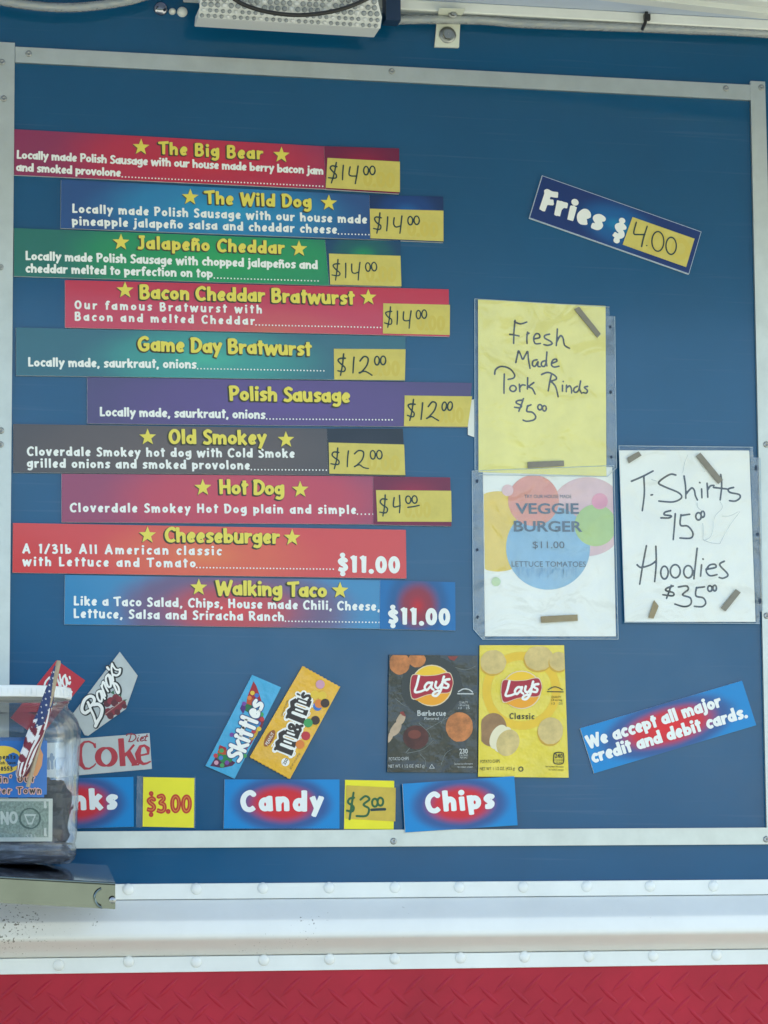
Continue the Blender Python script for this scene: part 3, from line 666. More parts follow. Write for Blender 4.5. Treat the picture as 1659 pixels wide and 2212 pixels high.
menu('blue and red blended menu strip headed Walking Taco, bottom strip', [(140.5, 1242), (821, 1253.7), (819.5, 1358.2), (139, 1348.6)], [(821, 1253), (983, 1257.7), (984, 1362.3), (819.5, 1358.8)], None, None,
     G((0, 'd01c24'), (.3, 'b02838'), (.62, '5c4470'), (.95, '1a78ac'), a=.50, b=1.25, cx=.03, cy=-.15), GP((0, 'c01c28'), (.35, '8c2c40'), (.7, '1c5890'), (.95, '1068a8'), a=.52, b=.9),
     ('Walking Taco', (466.3, 1285), (706, 1291), 31), [('Like a Taco Salad, Chips, House made Chili, Cheese,', (158.7, 1307.5), (821, 1319.5), 19), ('Lettuce, Salsa and Sriracha Ranch', (158.7, 1334.7), (613.5, 1341.8), 19)],
     [(429.3, 1269), (734.5, 1275.5)], [((616.5, 1342), (819, 1344.5))], ('$11.00', (837.7, 1348.5), (972, 1350), 34))

# fries sign
s = Sheet('price_sign', 'tilted dark blue sign reading Fries with a yellow tape price', 'sign', [(1171, 379), (1515, 500.5), (1488, 592.7), (1143, 471.3)], .0006, .0035)
s.board(radial('fries_print', ((0, '0e86b8'), (.35, '0f5a98'), (.8, '12306c')), s.w*.42, s.h*.8, s.w*.02, 0), WEDGE)
b = MB()
d = 2.2*K; 
for i in range(4):
    a, c = np.array(s.corn[i]), np.array(s.corn[(i+1) % 4]); n_ = -(a+c)/np.hypot(*(a+c))*d*.5
    if i == 2: n_ = n_*1.5
    b.flat([[tuple(a), tuple(c), tuple(c+n_), tuple(a+n_)]], s.L(1+i), mat('thin_white_line', (.45, .55, .68), .4))
b.build('border', s.root)
b = MB(); b.flat(layout('Fries', s.loc((1165, 452)), s.loc((1297, 498)), 46*K, .25, grow=.015), s.L(6), WTXT); b.flat(layout('$', s.loc((1321, 512)), s.loc((1356, 524)), 40*K, .25, grow=.015), s.L(6), WTXT); b.build('title', s.root)
Q = [(1366, 469), (1500, 516), (1481.8, 577.2), (1344.5, 528.6)]
q = quad(s, Q, True); b = MB(); y = s.L(3); v = [(x, y-.0004, z) for x, z in q]+[(x, y, z) for x, z in q]
b.add(v, [(3, 2, 1, 0), (0, 1, 5, 4), (1, 2, 6, 5), (2, 3, 7, 6), (3, 0, 4, 7)], STICK)
zf = Z(2000, 650, .5124)
b.flat(strokes_px(s, [('o', 1150, 590, 50, 72), ('o', 1325, 645, 55, 65)], .0042, zf), y-.0004-LAY, GHOST)
b.flat(strokes_px(s, [[(985, 440), (965, 525), (1000, 535), (1050, 535)], [(1068, 472), (1040, 560), (1025, 628)], [(1065, 620)], ('o', 1150, 588, 46, 76), ('o', 1252, 622, 40, 66)], .0012, zf), y-.0004-2*LAY, INK)
b.build('price_sticker', s.root)

# ================================================================== papers in sleeves
def magnet(zf, pts, label, m=MAGNET, depth=.0045):
    C = [at(*zf(p), depth) for p in pts]; c = sum(C, Vector())/4
    b = MB(); C = [p-c for p in C]; b.hexa([p+Vector((0, -.0022, 0)) for p in C], C, m)
    o = b.build('magnet', None, .0004); o.location = c; tag(o, label, 'magnet', 'magnet strips holding the papers')
# pork rinds
zf = Z(1800, 1150, .42194)
s = Sheet('paper_notice', 'yellow handwritten notice offering fresh made pork rinds', 'notice', [(195, 70), (1385, 130), (1393, 1718), (200, 1680)], .0022, .0008, zf, 'papers in clear sleeves')
s.board(YPAPER, WPAPER, 'paper')
PORK = [[(540, 265), (530, 370), (527, 480)], [(535, 277), (590, 297), (650, 280)], [(490, 395), (530, 400), (578, 410)], [(657, 375), (650, 430), (652, 480)], [(650, 395), (672, 384)],
 [(716, 436), (768, 425), (765, 395), (735, 390), (714, 430), (728, 480), (777, 480)], [(862, 393), (820, 405), (818, 430), (868, 458), (886, 482), (848, 497), (808, 490)],
 [(935, 345), (930, 430), (925, 500)], [(927, 470), (962, 408), (988, 430), (1002, 495), (1048, 525)],
 [(547, 658), (560, 600), (573, 550), (592, 585), (612, 628), (635, 590), (658, 555), (664, 620), (680, 712)], [(745, 632), (710, 642), (702, 680), (727, 693), (755, 650), (752, 690), (775, 697)],
 [(828, 640), (792, 652), (787, 685), (815, 693), (835, 640)], [(838, 560), (832, 640), (837, 690)], [(882, 666), (930, 645), (918, 625), (890, 640), (880, 680), (905, 700), (950, 692)],
 [(350, 767), (360, 722), (412, 694), (490, 715), (535, 770), (525, 803), (475, 815)], [(440, 765), (437, 860), (437, 945)], ('o', 521, 900, 30, 28), [(580, 860), (585, 930)], [(585, 892), (605, 867), (635, 870)],
 [(658, 800), (655, 905)], [(715, 845), (668, 884), (700, 900), (727, 952)], [(787, 770), (848, 750), (912, 780), (925, 812), (872, 832)], [(878, 775), (862, 850), (850, 922)], [(872, 832), (918, 882), (942, 977)],
 [(983, 870), (982, 925)], [(990, 834), (991, 836)], [(1020, 870), (1018, 930)], [(1020, 897), (1048, 875), (1065, 900), (1068, 942)], [(1122, 880), (1092, 897), (1092, 933), (1125, 928), (1143, 880)], [(1152, 830), (1142, 900), (1162, 945)],
 [(1217, 880), (1187, 890), (1215, 918), (1205, 943), (1175, 938)], [(612, 1008), (562, 1015), (552, 1035), (600, 1060), (585, 1080), (535, 1075)], [(618, 995), (598, 1055), (575, 1113)],
 [(660, 1060), (650, 1112), (700, 1122), (733, 1160), (715, 1193), (650, 1206), (615, 1195)], [(655, 1066), (690, 1052)], ('o', 772, 1075, 20, 25), ('o', 814, 1085, 18, 25)]
b = MB(); b.flat(strokes_px(s, PORK, .00145, taper=.9), s.L(1), INK2); b.build('handwriting', s.root)
def sleeve(s, outline, holes, margin, y=.0006):
    P = quad(s, outline); n = len(P); b = MB(); y0 = -(s.thick+y)
    b.flat([P], y0, SLEEVE); o = b.build('sleeve', s.root)
    b = MB(); b.flat([quad(s, margin)], y0+.0003, SLEEVE2); b.flat([quad(s, h_) for h_ in holes], y0+.0001-.0003, mat('sleeve_hole', (.01, .03, .07), .5)); b.build('sleeve_margin', s.root)
    # folded rim of the sleeve
    b = MB(); r = MB()
    for i in range(n):
        a, c = np.array(P[i]), np.array(P[(i+1) % n]); L_ = np.hypot(*(c-a))
        if L_ > .02: r.tube([(a[0], y0, a[1]), (c[0], y0, c[1])], .00045, mat('sleeve_rim', (.42, .52, .60), .25), 6)
    r.build('sleeve_rim', s.root)
def hole(x, y, rx=11, ry=16): return [(x+rx*math.cos(a*.5236), y+ry*math.sin(a*.5236)) for a in range(12)]
sleeve(s, [(163, 64), (1420, 140), (1424, 225), (1470, 228), (1488, 1640), (1400, 1722), (200, 1705), (165, 1660)], [hole(1428, 325), hole(1432, 935, 14, 14), hole(1438, 1540)], [(1388, 225), (1470, 228), (1486, 1638), (1396, 1636)])
b = MB(); b.flat([quad(s, [(100, 1012), (158, 1000), (160, 1355), (100, 1332)])], s.L(-1), mat('white_tab', (.74, .77, .75), .5)); b.build('tab', s.root)
magnet(zf, [(1090, 162), (1135, 138), (1338, 393), (1307, 427)], 'dark grey magnet strip slanting at the top right of the yellow notice')
magnet(zf, [(655, 1587), (993, 1574), (995, 1624), (657, 1643)], 'grey magnet strip lying level at the foot of the yellow notice')

# veggie burger poster
zf = Z(1800, 1800, .42194)
s = Sheet('paper_notice', 'white printed poster with coloured circles for a veggie burger', 'poster', [(240, 90), (1448, 90), (1482, 1672), (260, 1672)], .0006, .0008, zf, 'papers in clear sleeves')
s.board(WPAPER, WPAPER, 'paper')
def clipc(cx, cy, r, n=64):
    q = [(min(max(cx+r*math.cos(2*math.pi*i/n), 244+.013*(cy+r*math.sin(2*math.pi*i/n))), 1446+.021*(cy+r*math.sin(2*math.pi*i/n))), cy+r*math.sin(2*math.pi*i/n)) for i in range(n)]
    return q
b = MB()
for k, (cx, cy, r, c, nm) in enumerate(((380, 693, 375, (.80, .58, .12), 'yellow'), (1215, 555, 368, (.72, .50, .54), 'pale_pink'), (848, 845, 392, (.27, .48, .68), 'blue'), (712, 405, 237, (.74, .32, .27), 'coral'),
        (1290, 637, 195, (.42, .58, .24), 'green'), (1330, 412, 75, (.74, .32, .44), 'pink'), (470, 310, 54, (.76, .52, .54), 'light_pink'), (362, 1163, 42, (.52, .66, .40), 'light_green'))):
    m = mat('poster_'+nm, c, .55, noise=.10, nscale=30, bump=.1, bscale=14)
    b.flat([quad(s, clipc(cx, cy, r))], s.L(1+k*.5), m)
rng = random.Random(4); dr = mat('poster_blue_run', (.20, .40, .62), .55)
for i in range(26):   # ink that has run downwards
    x = 560+i*22+rng.uniform(-8, 8); y0_ = 1030+rng.uniform(-10, 20); ln = rng.uniform(25, 110); w_ = rng.uniform(3, 9)
    b.flat([quad(s, [(x-w_, y0_), (x+w_, y0_), (x+w_*.6, y0_+ln*.7), (x, y0_+ln), (x-w_*.6, y0_+ln*.7)])], s.L(6.2), dr)
b.build('circles', s.root)
PT = mat('poster_print', (.085, .13, .19), .5)
b = MB()
for t, p0, p1, cap, bo in (('TRY OUR HOUSE MADE', (625, 383), (1065, 384), 33, 0), ('VEGGIE', (545, 527), (1135, 528), 98, .022), ('BURGER', (528, 692), (1168, 695), 98, .022), ('$11.00', (703, 850), (1000, 851), 66, 0), ('LETTUCE TOMATOES', (507, 1022), (1200, 1025), 52, 0)):
    b.flat(plain(t, s.loc(zf(p0), True), s.loc(zf(p1), True), cap*.2315*K, bo), s.L(7), PT)
b.build('lettering', s.root)
sleeve(s, [(136, 130), (1460, 80), (1500, 1700), (235, 1702), (148, 1605)], [hole(182, 225, 13, 18), hole(184, 866, 14, 14), hole(188, 1495)], [(136, 130), (238, 128), (256, 1700), (235, 1702), (148, 1605)], .0022)
magnet(zf, [(778, 1487), (1120, 1470), (1123, 1527), (782, 1546)], 'tan magnet strip at the foot of the veggie burger poster', MAGNET2, .0036)

# t-shirt notice
zf = Z(2350, 1700, .4063)
s = Sheet('paper_notice', 'white handwritten notice pricing T shirts and hoodies', 'notice', [(218, 180), (1477, 182), (1538, 1842), (275, 1842)], .0064, .0008, zf, 'papers in clear sleeves')
s.board(WPAPER, WPAPER, 'paper')
TS = [[(335, 480), (450, 430), (545, 380)], [(455, 430), (460, 600), (440, 765)], [(526, 613), (540, 610)], [(765, 420), (705, 415), (600, 490), (650, 530), (790, 590), (820, 640), (740, 680), (600, 672)],
 [(845, 430), (860, 540), (862, 645)], [(865, 602), (918, 545), (945, 570), (955, 620), (975, 662)], [(1015, 555), (1018, 640)], [(996, 492), (1000, 494)], [(1068, 500), (1072, 560), (1075, 635)], [(1075, 562), (1100, 525), (1135, 520)],
 [(1200, 415), (1210, 520), (1195, 660)], [(1130, 540), (1260, 555)], [(1325, 540), (1275, 555), (1290, 588), (1378, 608), (1386, 643), (1340, 672), (1285, 668)],
 [(715, 765), (660, 780), (655, 805), (720, 815), (700, 835), (620, 835)], [(760, 795), (750, 930), (740, 1045)], [(815, 805), (810, 905), (880, 915), (930, 980), (910, 1030), (805, 1030)], [(815, 812), (900, 800)], ('o', 985, 820, 26, 36), ('o', 1026, 800, 17, 30),
 [(480, 1105), (445, 1290), (415, 1478)], [(572, 1110), (575, 1280), (560, 1452)], [(390, 1290), (430, 1315), (520, 1290), (575, 1250)], ('o', 655, 1365, 36, 62), ('o', 760, 1352, 48, 64), ('o', 885, 1357, 43, 60), [(972, 1130), (955, 1280), (940, 1425)],
 [(1015, 1290), (1005, 1400)], [(1027, 1233), (1031, 1236)], [(1058, 1333), (1150, 1315), (1143, 1285), (1090, 1295), (1060, 1350), (1095, 1395), (1165, 1385)], [(1235, 1255), (1190, 1290), (1262, 1370), (1265, 1400), (1220, 1420), (1185, 1412)],
 [(740, 1495), (680, 1515), (670, 1540), (740, 1560), (735, 1590), (640, 1580)], [(720, 1490), (700, 1550), (675, 1615)], [(790, 1505), (870, 1495), (885, 1530), (830, 1580), (905, 1610), (910, 1670), (850, 1695), (755, 1670)],
 [(965, 1510), (960, 1590), (1030, 1610), (1055, 1660), (1020, 1695), (945, 1692)], [(965, 1512), (1045, 1503)], ('o', 1095, 1520, 21, 28), ('o', 1142, 1515, 17, 28)]
b = MB(); b.flat(strokes_px(s, TS, .00155, taper=.9), s.L(1), INK2); b.build('handwriting', s.root)
sleeve(s, [(213, 136), (1512, 150), (1518, 250), (1585, 252), (1608, 1738), (1578, 1745), (1578, 1860), (270, 1850)], [hole(1540, 352, 13, 28), hole(1557, 995, 16, 18), hole(1580, 1640, 15, 28)], [(1486, 152), (1512, 152), (1518, 250), (1585, 252), (1608, 1738), (1578, 1745), (1578, 1858), (1545, 1858)])
zfT = zf
CRE = film('crease_glint', veil=.5, gl=.06)  # glints along the sleeve's creases, painted as milkier film
b = MB(); b.flat(strokes_px(s, [[(832, 400), (850, 300), (880, 225)], [(1025, 890), (1032, 980), (1035, 1050), (1110, 1000), (1140, 830), (1213, 740), (1195, 680)], [(1190, 1085), (1280, 920), (1385, 775)], [(1035, 1052), (1110, 1078), (1187, 1087)], [(970, 690), (978, 735), (1022, 770)], [(1215, 820), (1290, 815), (1370, 775)], [(530, 465), (580, 480)], [(1040, 382), (1048, 388)]], .0007, zf, .6), -(s.thick+.0006+.0004), CRE); b.build('sleeve_crease_glint', s.root)
magnet(zf, [(293, 252), (402, 191), (430, 232), (308, 307)], 'short grey magnet at the top left of the T shirt notice', MAGNET, .0092)
magnet(zf, [(958, 238), (1000, 204), (1220, 470), (1175, 507)], 'long grey magnet strip slanting at the top of the T shirt notice', MAGNET, .0092)
magnet(zf, [(1343, 1526), (1391, 1558), (1245, 1741), (1199, 1708)], 'grey magnet strip slanting at the bottom right of the T shirt notice', MAGNET, .0092)
magnet(zf, [(552, 1632), (596, 1690), (547, 1811), (497, 1800)], 'short grey magnet at the bottom left of the T shirt notice', MAGNET2, .0092)

# ================================================================== drinks, candy and chips row
BR_ = ((0, 'e01420'), (.42, 'cc2030'), (.74, '2c5490'), (1, '0080c4'))
def blend_sign(label, corners, txt, p0, p1, cap, zf=None, lines=None, base=.0006, a=.52, bb=.68, wt=.225, y0=.0006):
    s = Sheet('word_sign', label, 'sign', corners, y0, .0035, zf, 'blue signs with a red glow')
    s.board(radial('glow_'+label[:22].replace(' ', '_'), BR_, s.w*a, s.h*bb, 0, 0), WEDGE)
    b = MB()
    for t, q0, q1, c in (lines or [(txt, p0, p1, cap)]): b.flat(layout(t, s.loc(q0), s.loc(q1), c*K, wt, grow=.012), s.L(1), WTXT)
    b.build('lettering', s.root); return s
z6 = Z(800, 3000, .7836)
blend_sign('blue sign reading Candy in white', [(108, 88), (685, 88), (685, 335), (103, 335)], 'Candy', (190, 247), (600, 246), 41, z6)
blend_sign('slightly tilted blue sign reading Chips in white', [(1002, 110), (1563, 72), (1580, 318), (1015, 355)], 'Chips', (1122, 256), (1464, 230), 41, z6, y0=.0066)
blend_sign('blue sign reading Drinks, half hidden behind the plastic jar', [(40, 1684), (288.2, 1678), (289, 1786), (40, 1793)], 'Drinks', (66, 1752), (252.5, 1747.5), 41)
z5 = Z(2150, 2600, .5268)
blend_sign('tilted blue sign saying credit and debit cards are accepted', [(255, 508), (1465, 152), (1572, 485), (360, 845)], None, None, None, None, z5,
           [('We accept all major', (318, 658), (1318, 343), 27), ('credit and debit cards.', (350, 768), (1510, 425), 27)], a=.50, bb=.70, wt=.22)
YCARD = mat('bright_yellow_card', (.84, .74, .012), .4, noise=.05, nscale=20)
s = Sheet('price_card', 'bright yellow card with a printed red three dollar price', 'price card', [(309.5, 1678.5), (420, 1680.5), (419, 1788), (308, 1785.5)], .0006, .0015)
s.board(YCARD, WEDGE)
b = MB(); rd = mat('red_price_print', (.52, .02, .005), .4)
b.flat(layout('$3.00', s.loc((316, 1755.5)), s.loc((414, 1756)), 37*K, .20, grow=.02), s.L(1), rd); b.flat(layout('$3.00', s.loc((316, 1755.5)), s.loc((414, 1756)), 37*K, .055), s.L(2), mat('orange_price_core', (.66, .22, .02), .4)); b.build('printed_price', s.root)
for q_ in ([(296, 1676), (309, 1676.2), (307.5, 1787.3), (294, 1787)], [(420.3, 1678), (422.8, 1678), (421.8, 1789.5), (419.3, 1789.5)]):
    b = MB(); b.flat([quad(s, q_, True)], s.L(-3), SLEEVE2); b.build('sleeve_margin', s.root)
s = Sheet('price_card', 'yellow card with a tape patch and a handwritten three dollar price', 'price card', [(713, 90), (960, 95), (957, 340), (708, 338)], .0006, .0015, z6)
s.board(YCARD, WEDGE)
q = quad(s, [(719, 118), (967, 130), (965, 299), (716, 285)]); b = MB(); y = s.L(2); v = [(x, y-.0004, z) for x, z in q]+[(x, y, z) for x, z in q]
b.add(v, [(3, 2, 1, 0), (0, 1, 5, 4), (1, 2, 6, 5), (2, 3, 7, 6), (3, 0, 4, 7)], mat('tan_tape', (.62, .43, .05), .4, noise=.15, nscale=30))
b.flat(strokes_px(s, [[(758, 180), (735, 185), (728, 205), (755, 225), (750, 248), (722, 245)], [(755, 155), (745, 220), (735, 288)], [(790, 190), (815, 172), (835, 188), (805, 215), (832, 235), (820, 270), (770, 272)], ('o', 862, 205, 14, 20), ('o', 890, 200, 14, 20)], .0017), y-.0004-LAY,
        mat('green_marker', (.012, .10, .03), .4))
b.flat(strokes_px(s, [[(845, 241), (880, 239), (913, 238)]], .0021), y-.0004-LAY, INK); b.build('price_sticker', s.root)

# ---- chip bags
zc_ = Z(1450, 2520, .5124)
def circ(s, zf, cx, cy, rx, ry=None, n=28, rot=0, wob=0, seed=0):
    rg = random.Random(seed); ry = ry or rx
    return [s.loc(zf((cx+(rx*math.cos(2*math.pi*i/n)*math.cos(rot)-ry*math.sin(2*math.pi*i/n)*math.sin(rot))*(1+rg.uniform(-wob, wob)), cy+(rx*math.cos(2*math.pi*i/n)*math.sin(rot)+ry*math.sin(2*math.pi*i/n)*math.cos(rot))*(1+rg.uniform(-wob, wob)))), True) for i in range(n)]
def pol(s, zf, pts, smooth=0): 
    P = [s.loc(zf(p), True) for p in pts]
    return [tuple(q) for q in spline(P, smooth, True)[:-1]] if smooth else P
def bag(label, corners, front, lname):
    s = Sheet('chip_bag', label, 'snack bag', corners, .0006, .004, zc_, 'chip bags taped above the chips sign'); s.board(front, front, 'pouch'); return s
CHIPO = mat('barbecue_chip_print', (.56, .20, .06), .45, noise=.45, nscale=70); CHIPY = mat('plain_chip_print', (.66, .50, .20), .45, noise=.22, nscale=60)
LY = mat('logo_yellow', (.85, .52, .02), .3); LR = mat('logo_red', (.38, .012, .03), .3); LW_ = mat('logo_white', (.85, .83, .78), .3); LO = mat('logo_orange', (.82, .34, .01), .3)
def logo(s, f, k):
    """round yellow badge, red ribbon, white script"""
    b = MB(); g = lambda p: zc_(f(p))
    b.flat([circ(s, g, 487, 350, 160)], s.L(k), mat('logo_rim', (.75, .60, .40), .3)); b.flat([circ(s, g, 487, 350, 152)], s.L(k+1), LY)
    band = [(345, 270), (430, 277), (520, 272), (590, 255), (628, 262), (648, 320), (640, 365), (618, 402), (540, 408), (450, 420), (350, 452), (326, 400), (325, 330)]
    low = [(352, 450), (450, 422), (540, 410), (618, 404), (590, 460), (520, 498), (440, 495), (385, 470)]
    b.flat([pol(s, g, low, 4)], s.L(k+1.5), LO)
    b.flat([pol(s, g, [((x-487)*1.03+487, (y-345)*1.07+345) for x, y in band], 4)], s.L(k+2), mat('logo_rim', (.75, .6, .4))); b.flat([pol(s, g, band, 4)], s.L(k+3), LR)
    W = [[(388, 278), (372, 345), (357, 398), (395, 398), (432, 384)], [(486, 332), (455, 330), (432, 362), (448, 386), (480, 352)], [(490, 328), (482, 365), (500, 382)], [(520, 322), (514, 358), (536, 370), (562, 338)], [(570, 318), (556, 385), (525, 428), (494, 424), (505, 402), (540, 390)], [(580, 282), (572, 304)],
         [(622, 302), (592, 308), (590, 330), (614, 344), (606, 368), (578, 366)]]
    b.flat(strokes_px(s, W, 9.5*.2811*K, g, .85, cell=1.2*K), s.L(k+4), LW_)
    b.build('logo', s.root)
s = bag('dark barbecue chip bag with a round yellow and red badge', [(160, 112), (838, 120), (838, 1020), (145, 1015)], mat('charcoal_foil', (.020, .025, .024), .24, noise=.35, nscale=14, bump=2.6, bscale=16, coat=.4), 'x')
b = MB()
b.flat([circ(s, zc_, 487, 360, 235)], s.L(1), mat('charcoal_ring', (.034, .038, .037), .3)); b.build('ring', s.root)
b = MB()
cl = lambda q: [(max(x, s.corn[0][0]+.001), min(z, s.corn[1][1]-.001)) for x, z in q]
b.flat([cl(circ(s, zc_, 375, 150, 66, 60, wob=.03)), ], s.L(1.6), CHIPO); b.flat([cl(circ(s, zc_, 240, 180, 80, 86, wob=.03, seed=2))], s.L(2.2), CHIPO); b.flat([circ(s, zc_, 700, 668, 104, 114, wob=.025, seed=3)], s.L(2.2), CHIPO)
b.flat([circ(s, zc_, 365, 748, 98, 92)], s.L(1.6), mat('sauce_bowl_print', (.085, .022, .016), .35, noise=.5, nscale=30)); b.flat([circ(s, zc_, 355, 725, 50, 34)], s.L(2.2), mat('sauce_print', (.17, .035, .02), .3))
rt_ = mat('root_print', (.52, .38, .26), .45, noise=.25, nscale=60)
for i, pts in enumerate(([(255, 560), (285, 590), (265, 640), (225, 650), (215, 615)], [(215, 630), (255, 650), (235, 710), (185, 740), (165, 700)], [(160, 715), (190, 735), (170, 775), (152, 785)])): b.flat([pol(s, zc_, pts, 4)], s.L(1.6+.5*i), rt_)
b.flat([pol(s, zc_, [(610, 125), (690, 125), (660, 160), (625, 150)])], s.L(1.6), mat('pepper_print', (.24, .04, .03), .4))
b.flat([pol(s, zc_, [(240, 555), (270, 548), (290, 590), (262, 580)])], s.L(3.2), mat('pepper_print', (.24, .04, .03), .4)); b.build('food_picture', s.root)
logo(s, lambda p: p, 3)
FC = mat('foil_crease', (.13, .145, .14), .3)
b = MB(); b.flat(strokes_px(s, [[(290, 865), (350, 800), (440, 740)], [(430, 700), (560, 625), (690, 560)], [(300, 870), (420, 840), (500, 770)], [(560, 640), (640, 480), (700, 340)], [(390, 640), (470, 720), (490, 800)], [(180, 130), (330, 300)], [(620, 190), (740, 230), (825, 200)], [(560, 960), (590, 880), (640, 840)], [(210, 450), (270, 500), (330, 520)], [(400, 880), (440, 930), (430, 990)]], .0006, zc_, .4), s.L(.6), FC); b.build('crease', s.root)
GT = mat('pale_grey_print', (.55, .56, .55), .4)
def small(s, lst, m, k=3.5, zf=zc_):
    b = MB()
    for t, p0, p1, cap, bo in lst: b.flat(plain(t, s.loc(zf(p0), True), s.loc(zf(p1), True), cap*.2811*K, bo), s.L(k), m)
    b.build('small_print', s.root)
b = MB(); b.flat(layout('Barbecue', s.loc(zc_((375, 583)), True), s.loc(zc_((597, 583)), True), 40*.2811*K, .16), s.L(3.5), GT); b.build('flavour_name', s.root)
small(s, [('Flavored', (432, 613), (540, 613), 20, 0), ('230', (700, 872), (764, 872), 36, .02), ('CALORIES', (698, 893), (766, 893), 15, 0), ('PER BAG', (704, 910), (760, 910), 13, 0), ('POTATO CHIPS', (158, 926), (312, 922), 24, 0), ('NET WT. 1 1/2 OZ. (42.5 g)', (156, 982), (430, 978), 24, 0),
          ('See nutrition information', (660, 958), (802, 957), 14, 0), ('for sodium content', (686, 982), (802, 981), 14, 0), ('QUALITY', (698, 487), (766, 487), 16, 0), ('1.8 oz bag', (696, 508), (774, 508), 16, 0), ('12   25', (694, 531), (778, 531), 16, 0)], GT)
b = MB(); b.flat(strokes_px(s, [[(692, 398), (720, 380), (745, 376), (775, 382), (800, 400)], [(686, 413), (806, 414)]], .0009, zc_), s.L(3.5), GT); b.flat(sdf_polys([(pol(s, zc_, [(470, 985), (487, 955), (507, 985), (470, 985)]), .0004, .0004, False)], .0004), s.L(3.5), GT); b.build('emblem', s.root)
s = bag('yellow classic chip bag with a round badge and sliced potato picture', [(857, 40), (1505, 40), (1540, 1058), (845, 1050)], mat('yellow_foil', (.76, .60, .05), .26, noise=.14, nscale=10, bump=1.8, bscale=14, coat=.3), 'x')
b = MB(); n = 40
def ringp(cx, cy, r0, r1, a0, a1, m=24): return [[s.loc(zc_((cx+r*math.cos(a), cy+r*math.sin(a))), True) for r, a in ((r0, a0+(a1-a0)*i/m), (r1, a0+(a1-a0)*i/m), (r1, a0+(a1-a0)*(i+1)/m), (r0, a0+(a1-a0)*(i+1)/m))] for i in range(m)]
xm = s.corn[1][0]-.0008
YR = mat('deep_yellow_print', (.78, .50, .03), .32, noise=.1, nscale=20)
b.flat([[(min(x, xm), z) for x, z in q] for q in ringp(1177, 390, 235, 300, 0, 2*math.pi, 48)], s.L(1), YR); b.build('ring', s.root)
b = MB(); sh_ = mat('amber_print_shade', (.58, .34, .03), .4)
def clip2(q): 
    return [(min(max(x, s.corn[0][0]+.001), s.corn[1][0]+(s.corn[1][1]-z)*.034-.001), min(z, s.corn[0][1]-.001)) for x, z in q]
for i, (cx, cy, rx, ry) in enumerate(((960, 170, 100, 92), (1310, 140, 112, 95), (1465, 165, 75, 72), (1400, 698, 96, 104))):
    b.flat([clip2(circ(s, zc_, cx-6, cy+14, rx, ry))], s.L(1.5+.4*i), sh_); b.flat([clip2(circ(s, zc_, cx, cy, rx, ry, wob=.03, seed=i))], s.L(1.7+.4*i), CHIPY)
b.flat([clip2(circ(s, zc_, 955, 690, 108, 130, rot=.2))], s.L(1.5), mat('potato_skin_print', (.34, .19, .085), .45, noise=.3, nscale=40))
fl = mat('potato_flesh_print', (.78, .70, .48), .4)
for i, (cx, cy, rx, ry) in enumerate(((1000, 745, 60, 100), (1035, 765, 62, 105), (1072, 790, 85, 105))):
    b.flat([circ(s, zc_, cx, cy, rx, ry, rot=.45)], s.L(2+.5*i), fl if i < 2 else CHIPY)
b.build('food_picture', s.root)
logo(s, lambda p: ((p[0]-487)*.95+1177, (p[1]-350)*.92+383), 4)
DG = mat('dark_olive_print', (.05, .05, .015), .4)
b = MB(); b.flat(layout('Classic', s.loc(zc_((1083, 607)), True), s.loc(zc_((1277, 610)), True), 45*.2811*K, .17), s.L(4), DG); b.build('flavour_name', s.root)
small(s, [('240', (1432, 906), (1492, 908), 34, .02), ('CALORIES', (1432, 928), (1494, 930), 14, 0), ('PER BAG', (1440, 946), (1486, 947), 12, 0), ('POTATO CHIPS', (860, 946), (1012, 942), 24, 0), ('NET WT. 1 1/2 OZ. (42.5 g)', (858, 1002), (1126, 998), 24, 0),
          ('See nutrition information', (1362, 978), (1500, 980), 14, 0), ('for sodium content', (1385, 1002), (1500, 1004), 14, 0), ('QUALITY', (1406, 446), (1484, 446), 16, 0), ('1.8 oz bag', (1405, 468), (1490, 468), 16, 0), ('12   25', (1408, 496), (1494, 496), 16, 0)], DG, 4.5)
b = MB(); b.flat(strokes_px(s, [[(1382, 382), (1410, 366), (1436, 360), (1465, 368), (1492, 384)], [(1376, 397), (1498, 399)], ('o', 1172, 992, 16, 16), [(1425, 880), (1440, 866), (1488, 866), (1500, 882), (1500, 935), (1485, 952), (1440, 952), (1424, 935), (1425, 880)]], .0008, zc_), s.L(4.5), DG); b.build('emblem', s.root)

# ---- candy wrappers
zk = Z(750, 2600, .42194)
def blob(s, zf, lst, r, k, parent=None, name='candy_picture'):
    b = MB()
    for i, (x, y, c) in enumerate(lst): b.flat([circ(s, zf, x, y, r, n=14)], s.L(k+.12*(i % 5)), mat('candy_'+c, {'red': (.5, .03, .04), 'blue': (.04, .16, .5), 'green': (.05, .32, .09), 'yellow': (.75, .5, .04), 'orange': (.7, .2, .03), 'purple': (.17, .05, .3), 'pink': (.6, .3, .4), 'brown': (.05, .025, .02)}[c], .3))
    b.build(name, s.root)
s = Sheet('candy_wrapper', 'light blue candy wrapper with white lettering, slanting', 'candy wrapper', [(140, 985), (575, 135), (845, 252), (412, 1105)], .0006, .004, zk, 'candy wrappers above the candy sign')
s.board(mat('sky_blue_foil', (.045, .36, .62), .26, noise=.12, nscale=18, bump=1.4, bscale=18, coat=.3), mat('sky_blue_edge', (.3, .5, .62), .3), 'pouch')
b = MB()
